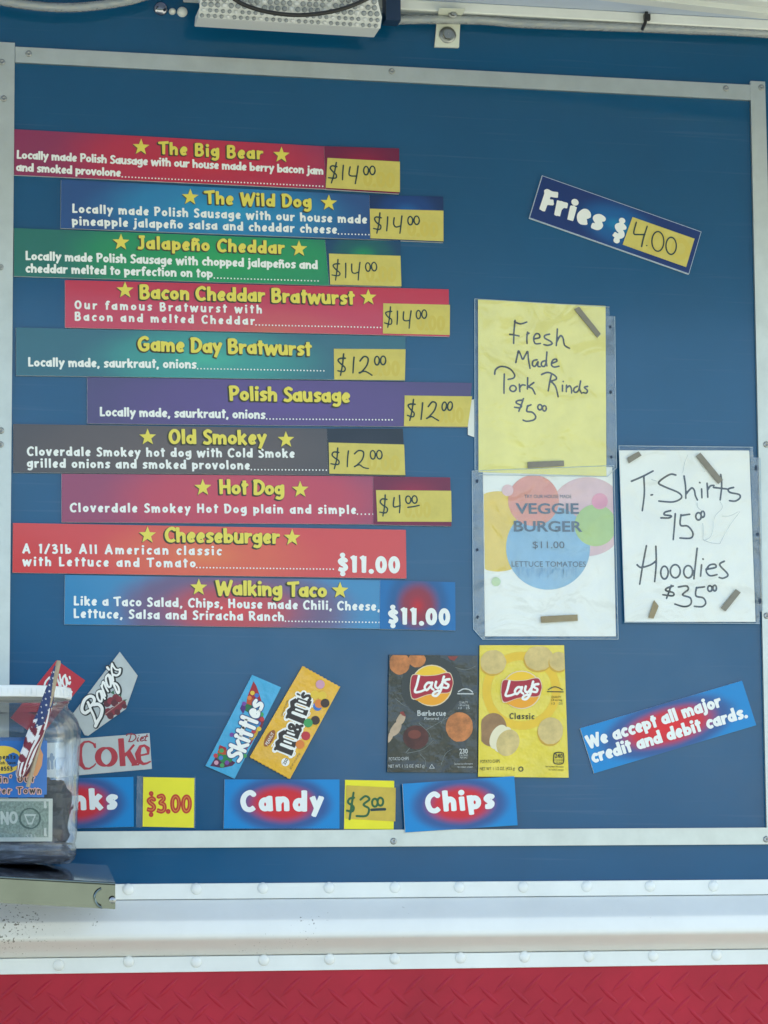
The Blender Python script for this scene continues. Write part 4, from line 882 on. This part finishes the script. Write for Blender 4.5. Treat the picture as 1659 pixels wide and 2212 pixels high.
for i, (c, pts) in enumerate((('4a1040', [(185, 985), (260, 860), (330, 900), (420, 955), (390, 985), (290, 1005)]), ('1c7a3c', [(235, 900), (265, 850), (400, 900), (380, 950), (300, 960)]), ('b84818', [(250, 860), (270, 815), (335, 830), (390, 880), (300, 880)]), ('9c1424', [(272, 790), (335, 815), (330, 840), (262, 825)]),
        ('9c1424', [(588, 195), (615, 240), (665, 385), (560, 400), (535, 330)]), ('b84818', [(530, 340), (640, 370), (600, 440), (520, 420)]), ('1c6a3c', [(510, 400), (600, 430), (560, 500), (495, 460)]), ('4a2070', [(480, 410), (520, 440), (490, 500), (462, 450)]),
        ('7a1c30', [(650, 450), (690, 560), (660, 640), (600, 560)]), ('c8a020', [(580, 640), (650, 620), (620, 700), (540, 800), (500, 840)]), ('a02848', [(540, 780), (600, 720), (560, 790), (500, 860)]))):
    b.flat([pol(s, zk, pts)], s.L(1+.12*i), mat('rainbow_'+c+str(i), c, .3))
b.build('rainbow_picture', s.root)
blob(s, zk, [(578, 305, 'yellow'), (618, 328, 'blue'), (550, 350, 'orange'), (500, 405, 'purple'), (662, 505, 'green'), (668, 550, 'red'), (635, 590, 'blue'), (640, 640, 'yellow'), (590, 665, 'red'), (385, 695, 'purple'), (290, 842, 'green'), (283, 910, 'blue'), (240, 955, 'pink'), (295, 980, 'green'), (235, 890, 'red'), (340, 955, 'purple'), (505, 890, 'green')], 21, 2.6)
b = MB(); t = 'Skittles'; p0, p1 = s.loc((464, 955)), s.loc((692, 402)); cp = 140*.2315*K
b.flat(layout(t, p0, p1, cp, .20, grow=.06, flat=False), s.L(3.6), mat('navy_outline', (.02, .06, .2), .3)); b.flat(layout(t, p0, p1, cp, .21, flat=False, grow=.005), s.L(4.4), LW_); b.build('brand_lettering', s.root)
s = Sheet('candy_wrapper', 'golden yellow candy wrapper with brown lettering, slanting', 'candy wrapper', [(555, 900), (1045, 55), (1412, 260), (930, 1105)], .0006, .005, zk, 'candy wrappers above the candy sign')
def crimp(a, c, n=22, d=.0011):
    a, c = np.array(a), np.array(c); t = (c-a)/np.hypot(*(c-a)); nn = np.array((-t[1], t[0])); return [tuple(a+(c-a)*i/n+nn*(d if i % 2 else 0)) for i in range(n)]
C4 = s.corn
s.board(mat('golden_foil', (.78, .42, .02), .26, noise=.14, nscale=16, bump=1.6, bscale=18, coat=.3), mat('golden_edge', (.7, .4, .05), .3), 'pouch', poly=[C4[0]]+crimp(C4[1], C4[2])+crimp(C4[3], C4[0]))
BRN = mat('brown_logo', (.030, .020, .018), .35)
b = MB()
ax = lambda u, v: s.loc((945+.344*u+.939*(v-170), 890-.939*u+.344*(v-170)))
def mlet(u, sc):   # slab letter m, reading up the wrapper
    P = lambda a, c: ax(u+a*sc*1.18, 170-c*sc)
    return [([P(.10, .05), P(.12, .95)], sc*.13, sc*.13), ([P(.48, .05), P(.48, .75)], sc*.13, sc*.13), ([P(.88, .05), P(.88, .75)], sc*.13, sc*.13), ([P(.10, .80), P(.30, .93), P(.48, .80)], sc*.11, sc*.11), ([P(.48, .80), P(.70, .93), P(.88, .75)], sc*.11, sc*.11), ([P(-.02, .05), P(.24, .05)], sc*.055, sc*.055), ([P(.36, .05), P(.62, .05)], sc*.055, sc*.055), ([P(.76, .05), P(1.04, .05)], sc*.055, sc*.055), ([P(-.04, .93), P(.1, .93)], sc*.055, sc*.055)]
U = .2315*K
st = [(p, a*U, c*U, True) for p, a, c in mlet(2, 180)+mlet(318, 180)]
amp = [ax(u-140, v) for u, v in ((435, 165), (375, 80), (385, 55), (410, 60), (405, 90), (370, 120), (372, 155), (400, 160), (425, 115))]
st.append((spline(amp), 13*U, 13*U, False)); st.append((spline([ax(u-152, v) for u, v in ((738, 75), (715, 68), (700, 85), (722, 105), (732, 130), (712, 148), (692, 140))]), 12*U, 12*U, False)); st.append(([ax(560, 22), ax(556, 46)], 9*U, 6*U, False))
cell = 5*U
b.flat(sdf_polys(st, cell, 14*U), s.L(1.5), LW_); b.flat(sdf_polys(st, cell), s.L(2.5), BRN)
b.flat(sdf_polys([([ax(u+180*1.18*a, 170-180*.22), ax(u+180*1.18*a, 170-180*.66)], 9*U, 9*U, True) for a in (.48, .88) for u in (2, 318)], cell), s.L(3.3), LW_)
b.build('brand_lettering', s.root)
blob(s, zk, [(1160, 320, 'yellow'), (1185, 430, 'blue'), (1200, 405, 'orange'), (1230, 330, 'yellow'), (1098, 585, 'green'), (1165, 560, 'brown'), (1075, 705, 'red'), (1022, 785, 'orange'), (1255, 400, 'brown'), (1210, 225, 'pink')], 42, 3.5)
b = MB(); b.flat([circ(s, zk, 738, 728, 88, 36, rot=-1.04)], s.L(1.2), mat('orange_brown_oval', (.30, .09, .015), .35)); b.flat(plain('PEANUT', s.loc((722, 795)), s.loc((784, 684)), 32*U), s.L(2.0), LW_); b.build('flavour_badge', s.root)
b = MB(); b.flat(plain('CHOCOLATE CANDIES', s.loc((855, 525)), s.loc((915, 375)), 15*U)+plain('NET WT 1.74 OZ (49.3g)', s.loc((938, 1020)), s.loc((1024, 870)), 17*U), s.L(1.4), BRN); b.flat([circ(s, zk, 885, 950, 38, 38)], s.L(1.2), LW_); b.flat(plain('250', s.loc((882, 978)), s.loc((914, 924)), 28*U, .02), s.L(1.9), BRN); b.build('small_print', s.root)

# ---- drink labels
z1 = Z(0, 2500, .42194); z2 = Z(0, 2900, .42194)
s = Sheet('drink_label', 'red drink label with white script, standing on its corner behind the jar', 'drink label', [(98, 775), (528, 235), (795, 425), (365, 965)], .0006, .0015, z1, 'cut out drink labels')
s.board(mat('cola_red', (.50, .014, .03), .35, noise=.12, nscale=25, bump=.2, bscale=30), WEDGE)
b = MB(); b.flat(strokes_px(s, [[(815, 335), (832, 440), (838, 520), (836, 580)], [(772, 400), (800, 480), (832, 578)], [(915, 340), (872, 400), (870, 480), (908, 555), (940, 505), (915, 345)], [(940, 400), (962, 470), (985, 505), (1003, 465)], [(990, 375), (1000, 410)], [(640, 385), (575, 460), (548, 545)], [(700, 600), (740, 560), (780, 580)], [(985, 600), (1030, 640)], [(600, 700), (520, 800), (560, 900), (650, 860)], ('o', 720, 800, 40, 70)], .00135, Z(50, 2580, .22607)), s.L(1), LW_); b.build('lettering', s.root)
s = Sheet('drink_label', 'silver drink label with white script and red berries', 'drink label', [(680, 735), (1118, 157), (1285, 380), (825, 938)], .0021, .0015, z1, 'cut out drink labels')
SILV = mat('silver_label', (.46, .48, .47), .32, metal=.25, noise=.14, nscale=16, bump=.25, bscale=22)
s.board(SILV, WEDGE, poly=pol(s, z1, [(680, 735), (1118, 157), (1285, 380), (1175, 690), (825, 940), (790, 935)]))
zB = Z(280, 2550, .16878); UB = .0926*K
BQ = [([(400, 1480), (330, 1525), (260, 1480), (255, 1370), (320, 1210), (430, 1135), (515, 1160), (540, 1240), (490, 1330), (440, 1365)], 31), ([(530, 1330), (640, 1325), (718, 1420), (695, 1580), (625, 1710), (565, 1830)], 33), ([(390, 1275), (450, 1430), (520, 1580), (580, 1780)], 24),
      ([(680, 1005), (612, 1040), (606, 1130), (650, 1235), (705, 1255), (715, 1150), (675, 1010)], 20), ([(700, 1010), (745, 1130), (785, 1195)], 20), ([(700, 890), (755, 1010), (795, 1130)], 18), ([(720, 930), (728, 840), (752, 795), (805, 920), (862, 1025)], 18),
      ([(868, 625), (812, 690), (815, 790), (868, 915), (925, 890), (905, 740), (868, 625)], 21), ([(905, 650), (960, 790), (1010, 900), (1080, 1055), (1118, 1035), (1105, 930), (1040, 842), (965, 830)], 21), ([(842, 462), (880, 512)], 24),
      ([(952, 372), (938, 500), (960, 620), (985, 770)], 18), ([(955, 385), (1030, 500), (1105, 515), (1140, 500)], 17), ([(1140, 505), (1125, 600), (1062, 650), (992, 632)], 22)]
stB = [(spline([s.loc(zB(p), True) for p in q], 6), r*1.15*UB, r*1.05*UB, False) for q, r in BQ]
b = MB(); b.flat([[(x+9*UB, z-11*UB) for x, z in q] for q in sdf_polys(stB, 15*UB, 27*UB)], s.L(2.2), mat('black_outline', (.012, .014, .014), .35)); b.flat(sdf_polys(stB, 13*UB), s.L(3.2), LW_); b.build('lettering', s.root)
b = MB(); rr = [mat('berry_red', (.24, .018, .03), .35, noise=.5, nscale=120), mat('berry_dark', (.10, .012, .02), .35), mat('berry_leaf', (.03, .12, .05), .4)]
for i, (x, y, r, m_) in enumerate(((1000, 640, 34, 1), (1035, 615, 36, 0), (1080, 585, 34, 0), (1070, 635, 34, 1), (1110, 600, 30, 0), (1010, 720, 38, 0), (1060, 710, 40, 0), (1105, 675, 36, 0), (1145, 640, 32, 0), (1030, 755, 32, 1), (1095, 720, 28, 1), (1160, 665, 24, 1))): b.flat([circ(s, z1, x, y, r, n=14)], s.L(.6+.12*i), rr[m_])
for pts in ([(1030, 540), (1060, 515), (1070, 560)], [(1150, 605), (1185, 600), (1165, 625)], [(970, 650), (985, 690), (965, 700)], [(1110, 560), (1135, 545), (1130, 580)]): b.flat([pol(s, z1, pts)], s.L(.45), rr[2])
b.flat(sdf_polys([([s.loc((975, 745)), s.loc((1150, 610))], .0007, .0007, False)], .0005), s.L(2.1), mat('stem_print', (.36, .2, .17), .4)); b.build('berry_picture', s.root)
s = Sheet('drink_label', 'silver diet drink label with large red serif lettering', 'drink label', [(600, 30), (1395, -32), (1418, 302), (610, 372)], .0006, .0015, z2, 'cut out drink labels')
s.board(SILV, WEDGE)
DR = mat('diet_red', (.42, .02, .035), .35, noise=.15, nscale=60)
def thick(pts, r, closed=False): return (spline([s.loc(p) for p in pts], 7, closed), r*.2315*K, r*.2315*K, False)
def varell(cx, cy, rx, ry, r0, r1): 
    out = []; n = 32; P = [s.loc((cx+rx*math.cos(2*math.pi*i/n), cy+ry*math.sin(2*math.pi*i/n))) for i in range(n+1)]
    for i in range(n): 
        c0, c1 = abs(math.cos(2*math.pi*i/n)), abs(math.cos(2*math.pi*(i+1)/n)); out.append(([P[i], P[i+1]], (r0+(r1-r0)*c0)*.2315*K, (r0+(r1-r0)*c1)*.2315*K, False))
    return out
st = varell(992, 190, 78, 82, 8, 28)
cc = [(888, 100), (872, 66), (830, 46), (785, 52), (748, 100), (738, 175), (752, 250), (790, 298), (835, 300), (875, 275), (892, 255)]
w_ = [9, 8, 8, 9, 20, 26, 22, 12, 8, 7, 6]
for i in range(len(cc)-1): st.append(([s.loc(cc[i]), s.loc(cc[i+1])], w_[i]*.2315*K, w_[i+1]*.2315*K, False))
st += [([s.loc((888, 62)), s.loc((890, 105))], 6*.2315*K, 6*.2315*K, True), ([s.loc((1128, 18)), s.loc((1146, 276))], 26*.2315*K, 26*.2315*K, True), ([s.loc((1252, 75)), s.loc((1165, 180))], 10*.2315*K, 10*.2315*K, True), ([s.loc((1190, 140)), s.loc((1262, 262))], 27*.2315*K, 24*.2315*K, True), ([s.loc((1228, 268)), s.loc((1300, 262))], 7*.2315*K, 7*.2315*K, True)]
ee = [(1284, 180), (1335, 172), (1384, 160), (1380, 112), (1348, 82), (1308, 96), (1286, 165), (1298, 230), (1336, 256), (1372, 250), (1402, 234)]; w_ = [8, 8, 9, 18, 9, 14, 26, 22, 12, 9, 7]
for i in range(len(ee)-1): st.append(([s.loc(ee[i]), s.loc(ee[i+1])], w_[i]*.2315*K, w_[i+1]*.2315*K, False))
b = MB(); b.flat(sdf_polys(st, 4.5*.2315*K), s.L(1), DR)
dt = [[(1225, -28), (1215, 15), (1200, 48)], [(1180, -8), (1195, -22), (1255, -18), (1268, 15), (1235, 45), (1205, 48)], [(1290, 10), (1280, 40), (1295, 42)], [(1296, -8), (1298, -7)], [(1310, 28), (1338, 15), (1325, 5), (1308, 30), (1322, 42), (1342, 34)], [(1372, -18), (1352, 32), (1366, 38)], [(1345, 0), (1380, -2)]]
b.flat(strokes_px(s, dt, 5.2*.2315*K, z2), s.L(1), mat('dark_red_print', (.26, .02, .035), .4)); b.build('lettering', s.root)
s = Sheet('drink_label', 'pale water bottle label seen through the plastic jar', 'drink label', [(270, 62), (640, 55), (640, 378), (270, 388)], .0006, .0012, z2, 'cut out drink labels')
s.board(mat('pale_label', (.66, .70, .68), .4, noise=.06), WEDGE)
b = MB(); b.flat(layout('Water', s.loc((285, 312)), s.loc((622, 304)), 34*K, .22), s.L(1), mat('grey_blue_print', (.13, .22, .34), .4)); b.build('lettering', s.root)

# ================================================================== shelf, jar and what is in it
DS = .42
BRp = at(232, 1869, .008); FRp = at(249, 1907, DS); FLp = at(-170, 1883.5, DS); BLp = BRp+(FLp-FRp); FRb = at(249, 1964, DS-.007); dn = FRb-FRp
sh = empty('steel_shelf', BRp); tag(sh, 'polished steel fold out shelf carrying the tip jar, slightly tilted', 'shelf')
b = MB(); tn = dn*.06
b.hexa([BLp, BRp, FRp, FLp], [p+tn for p in (BLp, BRp, FRp, FLp)], STEEL); abspart(b, 'shelf_top', sh, .002)
b = MB(); off = Vector((0, .003, 0)); b.hexa([FLp+tn*1.05, FRp+tn*1.05, FRb, FLp+dn], [FLp+tn*1.05+off, FRp+tn*1.05+off, FRb+off, FLp+dn+off], mat('front_steel', (.16, .195, .19), .18, metal=1, noise=.15, nscale=10)); abspart(b, 'front_lip', sh, .0012)
b = MB(); b.tube([FLp+tn*.6, FRp+tn*.6], .0022, MATS['front_steel'], 8); abspart(b, 'rolled_edge', sh)
b = MB(); off = Vector((-.003, 0, 0)); b.hexa([FRp+tn*1.05+Vector((0, .004, 0)), BRp+tn*1.05, BRp+dn*.95, FRb+Vector((0, .004, 0))], [p+off for p in (FRp+tn*1.05+Vector((0, .004, 0)), BRp+tn*1.05, BRp+dn*.95, FRb+Vector((0, .004, 0)))], STEEL); abspart(b, 'side_lip', sh)
b = MB(); Tm = Matrix.Translation(at(226, 1940, DS+.0005)) @ Matrix.Rotation(R(90), 4, 'X')
b.lathe([(.0150, 0), (.0145, .0008), (.0125, .0009), (.0120, .0002)], MATS['front_steel'], 28, T=Tm, a0=R(110), a1=R(255)); b.lathe([(.0045, .0002), (.004, .0008), (.0005, .001)], SCREW, 12, c=Vector((.011, 0, -.003)), T=Tm); abspart(b, 'corner_button', sh)

JD = .115; JC = at(30, 1862, JD); kj = (JC-CAM).dot(fwd)/F
def jz(py): return at(30, py, JD).z
def jr(px): return (px)*kj
zb = at(30, 1869, JD+.1).z
# height of the shelf under the jar
jar = empty('tip_jar', (JC.x, -JD, zb)); tag(jar, 'clear plastic tip jar with a white lid on the steel shelf', 'jar')
JAR = film('clear_jar_plastic', tint=(.97, .975, .98), veil=.10, rough=.06, gl=.07, bump=.22, bscale=9, veilcol=(.34, .38, .45), glk=.70)
prof = [(.3, 1868), (105, 1868), (122, 1865), (131, 1856), (134, 1846), (134, 1832), (131, 1822), (134, 1812), (136, 1790), (138, 1700), (140, 1612), (142, 1590), (141, 1575), (136, 1558), (127, 1543), (117, 1533), (113, 1528), (113, 1521), (116, 1519), (116, 1516), (113, 1514), (113, 1506)]
b = MB(); b.lathe([(jr(r), jz(y)-zb) for r, y in prof], JAR, 72); b.build('jar_body', jar)
LID = mat('white_lid', (.82, .84, .84), .35, bump=.05)
b = MB(); b.lathe([(jr(r), jz(y)-zb) for r, y in ((110, 1511), (120, 1511.5), (120.6, 1510.5), (120.2, 1489), (119.4, 1487.3), (117, 1486.8), (.3, 1486.5))], LID, 72)
for i in range(60):
    a = 2*math.pi*i/60; c = Vector((jr(120.9)*math.cos(a), jr(120.9)*math.sin(a), 0)); b.tube([c+Vector((0, 0, jz(1507)-zb)), c+Vector((0, 0, jz(1493)-zb))], .0006, LID, 5)
b.build('lid', jar)
# wrapped sticker
RJ = jr(139.6)
def wrap(polys, off=0.0):
    """bend sheet coordinates (metres along the curve, metres up) round the jar; 0 faces the front"""
    out = []
    for P in polys: out.append([((RJ+off)*math.sin(x/RJ), -(RJ+off)*math.cos(x/RJ), z) for x, z in P])
    return out
def wadd(b, polys, m, off):
    for P in wrap(polys, off): b.add(P, [tuple(range(len(P)))], m)
view = math.atan2(CAM.x-JC.x, -(CAM.y+JD))     # direction of the viewer as seen from the jar
def jxy(px, py):
    """measured point on the jar's front skin -> (arc length, height)"""
    a = math.asin(max(-.99, min(.99, (px-30)*kj/RJ)))-(-view)*1.0
    return ((a)*RJ, jz(py)-zb)
def dens(P, n=10):
    out = []
    for i in range(len(P)):
        a, c = P[i], P[(i+1) % len(P)]
        for k in range(n): out.append((a[0]+(c[0]-a[0])*k/n, a[1]+(c[1]-a[1])*k/n))
    return out
def strips(x0, x1, z0, z1, n=24): return [[(x0+(x1-x0)*i/n, z0), (x0+(x1-x0)*(i+1)/n, z0), (x0+(x1-x0)*(i+1)/n, z1), (x0+(x1-x0)*i/n, z1)] for i in range(n)]
jx = lambda p: jxy(*z2(p))
b = MB(); LB = mat('blue_sticker', (.012, .13, .42), .3)
xr, zt = jx((420, 35)); _, zb_ = jx((420, 582)); xl = jx((0, 35))[0]-.075
wadd(b, strips(xl, xr-.004, zb_, zt), LB, .0006); wadd(b, strips(xr-.004, xr, zb_+.004, zt-.004, 2), LB, .0006)
o_ = [jx((p[0], p[1])) for p in ell(20, 240, 175, 128, 30)]
wadd(b, [[o_[i], o_[i+1], jx((20, 240))] for i in range(len(o_)-1)], mat('sticker_yellow', (.74, .50, .04), .35), .0010)
bun = [jx(p) for p in ((310, 95), (350, 120), (382, 190), (372, 290), (330, 380), (265, 420), (200, 420), (255, 330), (300, 220))]
wadd(b, fan(bun, jx((320, 260))), mat('sticker_bun', (.62, .27, .10), .35), .0012)
bun2 = [jx(p) for p in ((300, 140), (318, 200), (290, 310), (230, 395), (180, 390), (240, 300))]
wadd(b, fan(bun2), mat('sticker_sausage', (.10, .018, .03), .35), .0015)
lf = [jx(p) for p in ((325, 75), (350, 55), (378, 75), (352, 100))]; wadd(b, [lf], mat('sticker_dark', (.012, .02, .018), .4), .0016)
DK = mat('sticker_dark', (.012, .02, .018), .4); PK = mat('sticker_pink_letters', (.62, .34, .28), .4)
def jtxt(t, p0, p1, cap, m, off, wt=.2, grow=0): wadd(b, layout(t, jx(p0), jx(p1), cap*.2315*kj, wt, grow=grow), m, off)
jtxt('ments', (-30, 235), (135, 232), 42, DK, .0014, .2)
jtxt('Polish Saus', (-60, 282), (135, 280), 28, DK, .0014, .18); jtxt('555-8553', (-95, 340), (108, 338), 36, DK, .0014, .22)
for t, p0, p1 in (("Pickin' Out", (-190, 448), (302, 442)), ('Better Town', (-170, 552), (368, 547))):
    jtxt(t, p0, p1, 58, PK, .0014, .2, .11); jtxt(t, p0, p1, 58, DK, .0017, .16)
b.build('sticker', jar)
# dollar note leaning inside against the front
bill = empty('dollar_note', jar.location); tag(bill, 'one dollar note pressed against the inside of the jar', 'banknote')
RJ = jr(130)
b = MB(); GR = mat('note_green', (.36, .46, .37), .6, noise=.55, nscale=260); NP = mat('note_paper', (.80, .84, .74), .6, noise=.1, nscale=40); GD = mat('note_dark_green', (.07, .14, .10), .6, noise=.3, nscale=200)
x1, z1_ = jx((478, 600)); x0_ = jx((0, 600))[0]-.08; z0_ = jx((478, 985))[1]; zt2 = jx((440, 592))[1]
wadd(b, strips(x0_, x1, z0_, zt2), NP, 0); xg = jx((440, 600))[0]
wadd(b, strips(x0_, xg, z0_+.006, zt2-.004), GR, .0004)
wadd(b, [[ (p[0], p[1]) for p in [jx(q) for q in ell(270, 775, 100, 98, 24)]]], GD, .0007); wadd(b, [[jx(q) for q in ell(270, 775, 82, 80, 24)]], GR, .0010)
wadd(b, [[jx(q) for q in ((215, 735), (325, 735), (290, 830), (250, 830))]], NP, .0013); wadd(b, [[jx(q) for q in ((232, 752), (308, 752), (282, 812), (258, 812))]], GR, .0016)
wadd(b, layout('ONE', jx((160, 712)), jx((-60, 716)), 110*.2315*kj, .2), NP, .0013)
for cx, cy in ((398, 640), (402, 900)): wadd(b, layout('1', jx((cx+22, cy-40)), jx((cx-24, cy-40)), 75*.2315*kj, .3), NP, .0013)
wadd(b, layout('TES', jx((325, 920)), jx((240, 924)), 30*.2315*kj, .22), NP, .0013)
b.build('note', bill)
# crumpled notes at the bottom of the jar, and an added dark lump
def crumple(label, cx, cy, zc2, rx, ry, rz, m, seed):
    rg = random.Random(seed); b = MB(); n, k = 44, 22; vs = []; ph = [(rg.uniform(2, 7), rg.uniform(2, 7), rg.uniform(0, 6.28), rg.uniform(0, 6.28)) for _ in range(7)]
    for j in range(k+1):
        for i in range(n):
            a, e = 2*math.pi*i/n, -math.pi/2+math.pi*j/k; f = 1
            for p in ph: f += .07*abs(math.sin(p[0]*a*.5+p[2]+1.4*math.sin(p[1]*e)))*math.sin(p[1]*e*1.3+p[3]+a)
            f = min(1.12, f)
            vs.append((cx+rx*f*math.cos(a)*math.cos(e)**.5 if math.cos(e) > 0 else cx, cy+ry*f*math.sin(a)*math.cos(e)**.5 if math.cos(e) > 0 else cy, max(.003, zc2+rz*f*math.sin(e))))
    b.add(vs, [(j*n+i, j*n+(i+1) % n, (j+1)*n+(i+1) % n, (j+1)*n+i) for j in range(k) for i in range(n)], m, False)
    o = b.build('crumpled_lump'); o.location = jar.location; tag(o, label, 'banknote', 'crumpled notes in the jar'); return o
crumple('crumpled grey green notes heaped in the bottom of the jar', 0, .002, .024, .083, .083, .024, mat('crumpled_note_paper', (.15, .17, .20), .45, noise=.7, nscale=38, bump=.5, bscale=40), 3)
crumple('dark lump added behind the dollar note to imitate a dark reflection', .050, .012, .078, .034, .040, .046, mat('dark_reflection_lump', (.045, .05, .055), .5, noise=.5, nscale=40), 9)  # added shape, dark where the jar only mirrors something dark

# little flag furled on a stick, leaning on the jar
fl_ = empty('small_flag', at(127, 1430, .238)); tag(fl_, 'small furled stars and stripes flag on a stick against the jar', 'flag')
def fp(px, py, d=.238): return at(px, py, d)
b = MB(); WD = mat('pale_wood_stick', (.42, .33, .22), .6, noise=.2, nscale=60)
b.tube([fp(127, 1427), fp(126, 1433), fp(118, 1470), fp(107, 1520), fp(92, 1580), fp(60, 1700, .232)], [.0025, .0036, .0036, .0036, .0034, .003], WD, 10); abspart(b, 'stick', fl_)
FB = mat('flag_blue', (.022, .042, .14), .6, noise=.2, nscale=80); FR_ = mat('flag_red', (.17, .012, .03), .6, noise=.25, nscale=80); FW = mat('flag_white', (.70, .68, .68), .6, noise=.12, nscale=60)
path = [((122, 1437), 4.5), ((115, 1462), 7), ((107, 1490), 10), ((100, 1520), 13.5), ((92, 1548), 17.5), ((82, 1575), 19), ((72, 1600), 20), ((62, 1622), 18), ((54, 1645), 16), ((48, 1665), 13), ((45, 1678), 7)]
C_ = spline([tuple(fp(*p)) for p, r in path], 8); Rr = spline([(r, 0) for p, r in path], 8)
b = MB(); n = 40; vs = []
for i, c in enumerate(C_):
    r = max(.5, Rr[i][0])*K*.92
    for k in range(n):
        a = 2*math.pi*k/n; f = 1+.10*math.sin(3*a+i*.12)+.07*math.sin(5*a-i*.2)
        vs.append(Vector(c)+Vector((math.cos(a)*r*f, -math.sin(a)*r*f*.55, math.cos(a)*r*.35)))
M_ = len(C_)
for i in range(M_-1):
    for k in range(n):
        t = i/(M_-1); tw = (k/n+t*.85) % 1.0
        aa = 2*math.pi*(k+.5)/n/math.pi
        if t < .40+(.07 if .35 < aa < .75 else 0)-(.06 if aa < .3 else 0): m = FB
        elif .5 < aa < 1.3 and t < .80: m = FW if int(t*15+aa*3.2) % 2 == 0 else FR_
        else: m = FR_ if int(aa*9.5+t*1.5+.6) % 2 == 0 else FW
        q = [vs[i*n+k], vs[i*n+(k+1) % n], vs[(i+1)*n+(k+1) % n], vs[(i+1)*n+k]]; b.add(q, [(0, 1, 2, 3)], m, True)
abspart(b, 'cloth', fl_)
b = MB()
for i in range(5, int(M_*.52), 4):
    for k in range(0, n//2+1, 5):
        kk = (k+(2 if (i//4) % 2 else 0)) % n; c = vs[i*n+kk]; nn = (c-Vector(C_[i])).normalized()
        if nn.y > -.15: continue
        Tm = Matrix.Translation(c+nn*.0006) @ nn.to_track_quat('Z', 'Y').to_matrix().to_4x4(); q = [Tm @ Vector((x, y, 0)) for x, y in star((0, 0), .0021)]
        b.add(q, [tuple(range(10))], FW)
abspart(b, 'flag_stars', fl_)
